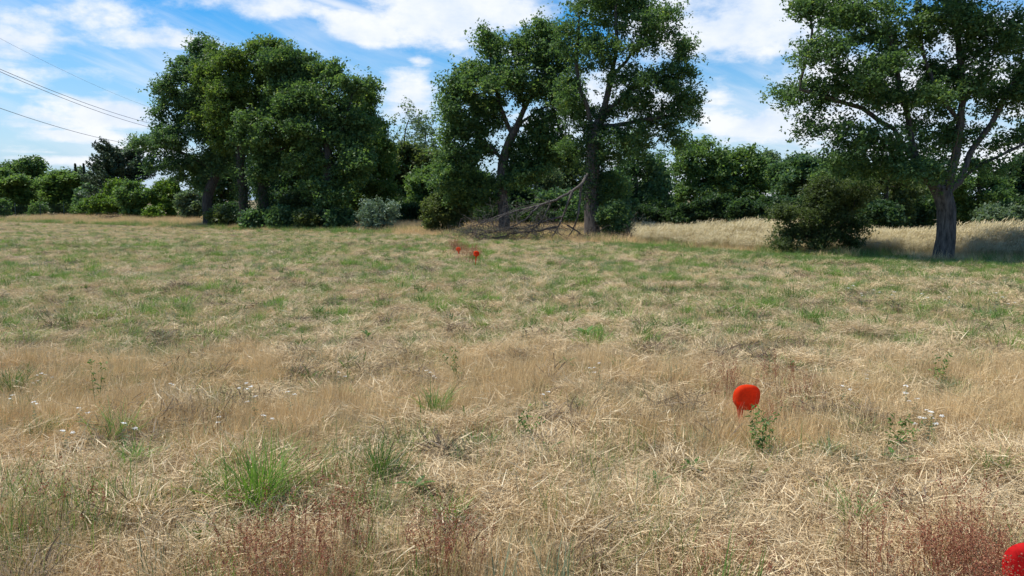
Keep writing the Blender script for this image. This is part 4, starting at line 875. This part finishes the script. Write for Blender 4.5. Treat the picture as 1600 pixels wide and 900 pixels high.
# greener strip just in front of the field edge on the right
def strip(n_, a, b, x0, x1):
    x = U(x0, x1, n_); o = np.argsort(EW[:, 0]); e = np.interp(x, EW[o, 0], EW[o, 1]); return np.stack([x, e + U(a, b, n_)], 1)
pt = strip(5200, -2.6, .1, 3.5, 17); pt = pt[rng.random(len(pt)) < np.clip(1.3 - np.abs(behind_edge(pt[:, 0], pt[:, 1]) + 1.0) * .55, .1, 1)]
scatter('green_edge_grass', 'green_sparse', pt, U(1.0, 1.8, len(pt)), 'greener short strip in front of the tall dry grass on the right', 'grass')
pt = strip(13000, 1.3, 7, 4.6, 24); k = (rng.random(len(pt)) < np.clip(.45 + 1.1 * fbm(pt[:, 0], pt[:, 1], .9, 66), 0, 1) * np.clip(1.15 - .11 * behind_edge(pt[:, 0], pt[:, 1]), .25, 1)); pt = pt[k]
scatter('tall_dry_grass', 'tall_grass', pt, U(.7, 1.1, len(pt)) * np.clip(.26 + .12 * behind_edge(pt[:, 0], pt[:, 1]), .3, .74) * (.45 + 1.0 * fbm(pt[:, 0], pt[:, 1], .5, 61)), 'tall ripe straw-coloured grass with seed heads along the right field edge', 'grass', tilt=.08, rotz=rng.normal(size=len(pt)) * .5)
pt = strip(11000, .0, 16, -40, 22); pt = pt[rng.random(len(pt)) < .85]
scatter('rough_dry_grass', 'rough_grass', pt, U(.5, 1.1, len(pt)) * np.clip(.4 + .2 * behind_edge(pt[:, 0], pt[:, 1]), .4, 1), 'rough dry grass margin under and left of the oaks', 'grass')
pt = strip(7000, -.2, 9, -40, 22); pt = pt[rng.random(len(pt)) < np.clip((fbm(pt[:, 0], pt[:, 1], .5, 51) - .35) * 4, 0, 1)]
scatter('rough_green_grass', 'rough_green', pt, U(.4, 1.0, len(pt)), 'green rough growth in the margin under the oaks', 'grass')
tb_ = []
for (bx, by, nn_, rr_) in ((B(1478, 20)[0], 20, 46, .32), (B(926, 31)[0], 31, 40, .4), (B(788, 35)[0], 35, 40, .4), (B(325, 46)[0], 46, 40, .5), (B(384, 43.5)[0], 43.5, 40, .5), (B(412, 42.5)[0], 42.5, 40, .5), (B(506, 41)[0], 41, 40, .5), (B(1285, 21.8)[0], 21.8, 46, .5)):
    a_ = U(0, 6.283, nn_); r_ = rr_ + np.abs(rng.normal(size=nn_)) * .45; tb_.append(np.stack([bx + np.cos(a_) * r_, by + np.sin(a_) * r_], 1))
pt = np.concatenate(tb_); scatter('foot_grass', 'rough_grass', pt, U(.3, .8, len(pt)), 'dry grass left uncut around the feet of the trunks', 'grass')
pt = pt[::2] + rng.normal(size=(len(pt[::2]), 2)) * .2; scatter('foot_green_grass', 'rough_green', pt, U(.25, .7, len(pt)), 'green growth around the feet of the trunks', 'grass')
def cluster(px0, px1, py0, py1, n_):
    return np.array([G(U(px0, px1), U(py0, py1))[:2] for _ in range(n_)])
pt = np.concatenate([cluster(360, 620, 865, 985, 18), cluster(1420, 1620, 870, 985, 18), cluster(1540, 1600, 930, 985, 10), cluster(680, 800, 870, 930, 6), cluster(40, 330, 870, 985, 3), cluster(900, 1400, 880, 985, 6), cluster(1180, 1290, 620, 675, 7), cluster(1085, 1150, 620, 650, 4)])
scatter('red_sorrel', 'sorrel', pt, U(.6, 1.1, len(pt)), 'reddish brown sorrel stalks gone to seed in the foreground', 'plants')
pt = np.concatenate([cluster(700, 1000, 880, 985, 34), cluster(1180, 1290, 600, 690, 20), cluster(1050, 1150, 570, 640, 18), cluster(300, 380, 640, 700, 6), cluster(0, 1600, 850, 985, 60)])
scatter('brown_stems', 'brown_stem', pt, U(.6, 1.05, len(pt)), 'thin brown dead stems standing in the near grass', 'plants')
x_ = []
for (cx, cy, s_) in ((736, 414, .25), (724, 400, .3), (709, 396, .2)):
    g = G(cx, cy); x_ += [(g[0] + rng.normal() * s_ * .5, g[1] + abs(rng.normal()) * s_) for _ in range(9)]
scatter('marker_weeds', 'sorrel', np.array(x_), U(.9, 1.4, len(x_)), 'reddish weeds around the two far orange markers', 'plants')

# ------------------------------------------------------------------ single plants one can point at
def single(name, label, cat, px, py, meshes, group=None, s=1.0):
    g = GZ(px, py); r_ = empty(name, g, label, cat, group)
    for nm, (V, F, T), mt in meshes:
        mobj(nm, npmesh(nm, V * s + g + (0, 0, .035), F, T), M[mt], r_)
    return r_
def clump(n_, rad, L0, L1, w0, w1, th=(.05, .85), kap=(.1, 1.1), tb=(.05, .8)): return tuft(n_, rad, L0, L1, w0, w1, th, kap, seg=4, gauss=True, tb=tb)[:3]
for (px, py, n_, rad, L0, L1, mt, lab) in [
    (405, 800, 190, .17, .12, .27, 'lush', 'bright lime-green grass clump in the left foreground'),
    (592, 752, 150, .14, .08, .20, 'weed', 'dark green grass clump left of bottom centre'),
    (700, 815, 70, .10, .06, .13, 'lush', 'small fresh green tuft below the dark clump at bottom centre'),
    (185, 690, 60, .13, .08, .2, 'green', 'green tuft among tan standing grass at the left'),
    (20, 612, 110, .16, .08, .18, 'weed', 'green patch at the left frame edge'),
    (680, 655, 60, .10, .10, .2, 'green', 'upright green tuft in the tan grass at centre'),
    (904, 645, 40, .06, .04, .11, 'weed', 'little dark green tuft left of the orange marker'),
    (1240, 472, 60, .22, .12, .28, 'weed', 'dark green tuft standing out in the right middle field'),
    (980, 448, 40, .16, .10, .25, 'weed', 'green tuft in the middle field below the bright gap'),
    (108, 512, 46, .16, .08, .22, 'weed', 'dark leafy rosette in the left middle field'),
    (502, 500, 60, .20, .06, .2, 'weed', 'wide green tuft in the left middle field'),
    (438, 488, 46, .16, .06, .18, 'green', 'green tuft left of the wide middle field one'),
    (545, 572, 40, .10, .04, .1, 'weed', 'low dark patch of leaves at left centre'),
    (1000, 528, 46, .16, .06, .18, 'green', 'yellowish tuft at centre behind the broad-leaved rosette'),
    (1160, 502, 110, .4, .06, .17, 'green', 'wide green patch in the right middle field'),
    (1290, 505, 100, .4, .06, .17, 'green', 'wide green patch right of the first one in the middle field'),
    (1510, 528, 90, .3, .06, .18, 'green', 'green patch near the right frame edge'),
    (1550, 745, 60, .14, .06, .14, 'green', 'green blades in the matted straw at the right edge'),
    (1335, 815, 44, .08, .08, .17, 'green', 'feathery green tuft at lower right'),
    (210, 735, 70, .12, .05, .13, 'green', 'thin green grass patch above the brown hollow at lower left'),
    (60, 690, 50, .10, .05, .13, 'weed', 'dark green blades at the lower left edge')]:
    single('grass_clump', lab, 'grass clump', px, py, [('blades', clump(int(n_ * 1.5), rad * 1.15, L0 * 1.3, L1 * 1.45, .0035, .0075), mt)])
# upright lush stalks at the bottom
for (px, py, n_, h, mt, lab) in [(870, 960, 46, .34, 'grey', 'tall grey-green blades rising at bottom centre'), (1150, 935, 24, .3, 'green', 'green stiff blades at the bottom right of centre'),
                                 (245, 930, 16, .2, 'grey', 'pale grey-green thistle-like sprig at the bottom left'), (340, 690, 14, .30, 'brown', 'leaning brown dead stalks in the left foreground'), (790, 960, 24, .30, 'grey', 'thin grey-green blades left of the tall bottom centre ones')]:
    single('tall_blades', lab, 'grass clump', px, py, [('blades', tuft(n_, .09, h * .6, h, .004, .008, (.0, .38), (-.1, .5), seg=4)[:3], mt)])
def broad(n_, L0, L1, w_):
    a = np.arange(n_) / n_ * 6.283 + U(-.3, .3, n_); b = np.zeros((n_, 3)); parts = []
    V = []; F = []; T = []
    for k in range(n_):
        L_ = U(L0, L1); th = U(.5, 1.15); d = np.array((math.cos(a[k]), math.sin(a[k]), 0)); sdv = np.array((-d[1], d[0], 0)); tt = U(0, .8); p = np.zeros(3); o = len(V)
        for q in range(7):
            f = q / 6; ww = w_ * math.sin(math.pi * min(.97, .1 + f * .87)) ** .8 * .5
            lift = .25 * ww
            V += [p - sdv * ww + (0, 0, lift), p, p + sdv * ww + (0, 0, lift)]; T += [tt] * 3
            p = p + (d * math.sin(th) + np.array((0, 0, math.cos(th)))) * L_ / 6; th += .16
            if q < 6: i = o + q * 3; F += [(i, i + 1, i + 4, i + 3), (i + 1, i + 2, i + 5, i + 4)]
    return np.array(V), np.array(F), np.array(T)
for (px, py, n_, L_, lab) in [(916, 532, 9, .22, 'broad-leaved rosette standing in straw at centre'), (1082, 738, 9, .11, 'bright broad-leaved weed in the matted straw at lower right'), (1236, 580, 7, .10, 'small broad-leaved weed right of centre beyond the marker'),
                           (855, 718, 6, .13, 'flat long-leaved weed in the matted straw at centre'), (650, 778, 5, .14, 'two-leaved upright weed at lower centre'), (1025, 760, 5, .12, 'few upright leaves left of the bright broad-leaved weed'), (1400, 725, 9, .14, 'leafy green weed in the tan grass at right'), (886, 575, 6, .12, 'low dark flat weed just right of centre'), (575, 532, 7, .13, 'low dark weed in the straw left of centre')]:
    single('broadleaf_weed', lab, 'weed', px, py, [('leaf', broad(n_, L_ * .7, L_ * 1.1, L_ * .22), 'weed')])
# thistle stems near the orange marker
def herb(h, nb):
    parts = []; b = np.zeros((nb, 3)); b[:, :2] = rng.normal(size=(nb, 2)) * .03
    V, F, T, end = ribbons(b, U(h * .6, h, nb), np.full(nb, .005), U(.1, .7, nb), U(-.3, .2, nb), U(0, 6.283, nb), 4, np.full(nb, .3)); parts.append((V, F, T))
    for k in range(nb):
        m_ = 26; f = U(.15, 1, m_)[:, None]; C = b[k] + (end[k] - b[k]) * f + rng.normal(size=(m_, 3)) * .018
        V, F, T = leaf_cloud(C, .035, U(0, 1, m_), up=.3, aspect=.3); parts.append((V, F, T))
    return join(parts)
for (px, py, h, nb, lab) in [(1185, 712, .30, 7, 'spiky dark green thistle below the orange marker'), (1392, 712, .2, 4, 'small thistle at right in the tan grass'), (715, 600, .3, 3, 'thin dark herb stalk at centre'), (150, 650, .45, 2, 'tall thin green stalk at the left'), (1460, 600, .25, 3, 'branched thin herb at the right'), (1640, 480, .3, 4, 'thistle at the right frame edge'), (822, 690, .16, 4, 'short leafy herb at centre')]:
    single('thistle', lab, 'plant', px, py, [('stem', herb(h, nb), 'weed')])
# yarrow: green feathery stem and flat white flower heads
def yarrow_parts(h):
    V, F, T, end = ribbons(np.zeros((2, 3)), np.array([h, h * .85]), np.array([.003, .003]), np.array([.1, .25]), np.array([.1, -.1]), np.array([0., 2.5]), 4, np.array([.3, .4]))
    m_ = 22; C = U(.1, .9, m_)[:, None] * end[0][None] + rng.normal(size=(m_, 3)) * .012; V2, F2, T2 = leaf_cloud(C, .03, U(0, .8, m_), aspect=.3)
    fl = []
    for e_ in end:
        m2 = 16; a = U(0, 6.283, m2); r_ = .017 * np.sqrt(rng.random(m2)); C = e_ + np.stack([np.cos(a) * r_, np.sin(a) * r_, U(-.003, .003, m2)], 1); fl.append(leaf_cloud(C, .011, U(0, .8, m2), up=3, aspect=1.0))
    return join([(V, F, T), (V2, F2, T2)]), join(fl)
st_, fl_ = yarrow_parts(.17)
proto = None
FG = 'white yarrow flowers scattered in the grass'
fpos = [(130, 680), (197, 700), (415, 690), (345, 684), (56, 668), (20, 655), (105, 700), (60, 600), (75, 606), (52, 612), (380, 625), (392, 640), (398, 660), (265, 612), (458, 655), (850, 640), (925, 596), (937, 592), (671, 600), (680, 604), (532, 606), (1350, 610), (1415, 645), (1424, 658), (1445, 664), (1452, 672), (1462, 676), (1440, 680), (1318, 632), (1455, 690), (1345, 478), (1395, 480), (1370, 470), (1440, 482), (1555, 486), (1575, 490), (1480, 484), (1325, 474)]
for k, (px, py) in enumerate(fpos):
    g = GZ(px, py + 8)
    side_ = 'left' if px < 500 else ('centre' if px < 1000 else 'right')
    lab = {'left': 'small white flat-topped yarrow flower in the left foreground grass', 'centre': 'small white flat-topped yarrow flower near the centre of the field', 'right': 'small white flat-topped yarrow flower in the grass on the right'}[side_]
    if py < 500: lab = 'tiny white yarrow flower in the right middle field'
    if proto is None:
        proto = empty('yarrow_flower', g, lab, 'flower', FG); a1_ = mobj('stem', npmesh('stem', st_[0] + np.array(proto.location), st_[1], st_[2]), M['grey'], proto); a2_ = mobj('flower_head', npmesh('flower_head', fl_[0] + np.array(proto.location), fl_[1], fl_[2]), M['petal'], proto)
        r_ = proto
    else:
        r_ = proto.copy(); COL.objects.link(r_); r_.location = g; r_['label'] = lab
        for ch in (a1_, a2_): c = ch.copy(); COL.objects.link(c); c.parent = r_
    r_.rotation_euler = (U(-.15, .15), U(-.15, .15), U(0, 6.28)); s_ = U(.7, 1.0) * (1.5 if py < 500 else 1.0); r_.scale = (s_, s_, s_)
# nodding seed spikes
def spike(L_):
    V, F, T, e_ = ribbons(np.zeros((1, 3)), np.array([L_]), np.array([.002]), np.array([.55]), np.array([.5]), np.array([0.]), 5, np.array([.6]))
    m_ = 40; d = np.array((math.sin(1.15), 0, math.cos(1.15))); C = e_[0] + d * U(0, .09, m_)[:, None] + rng.normal(size=(m_, 3)) * .0022; V2, F2, T2 = leaf_cloud(C, .009, U(.5, 1, m_), up=0, aspect=.5)
    return join([(V, F, T)]), join([(V2, F2, T2)])
for (px, py, s_) in [(735, 745, 1), (752, 760, 1.1), (728, 790, 1), (738, 815, 1), (1210, 735, 1.1), (480, 840, 1)]:
    a_, b_ = spike(.12); single('seed_spike', 'pale nodding grass seed spike leaning over the matted straw', 'grass stem', px, py, [('stem', a_, 'straw'), ('seed_head', b_, 'straw')], group='nodding seed spikes', s=s_)
# dead heaps at the margin
def heap(label, px, py, D_, W_, H_):
    b = B(px, D_); root = empty('brush_heap', b, label, 'brush heap'); tw = []
    for k in range(60):
        p = b + (rng.normal() * W_ * .4, rng.normal() * W_ * .3, abs(rng.normal()) * H_ * .4); d = rng.normal(size=3) * (1, 1, .5); d /= np.linalg.norm(d); twig(tw, p, d, U(.3, .8), .018, 1, -.2)
    V, F = tube_paths(tw, lambda r: 4); mobj('twigs', npmesh('twigs', V, F, smooth=True), M['bark_d'], root)
heap('brown heap of dead twigs in the rough grass at far left', 166, 345, 56, 1.2, .8)
heap('small brown brush heap at the left end of the tall dry grass', 992, 374, 29, .5, .35)
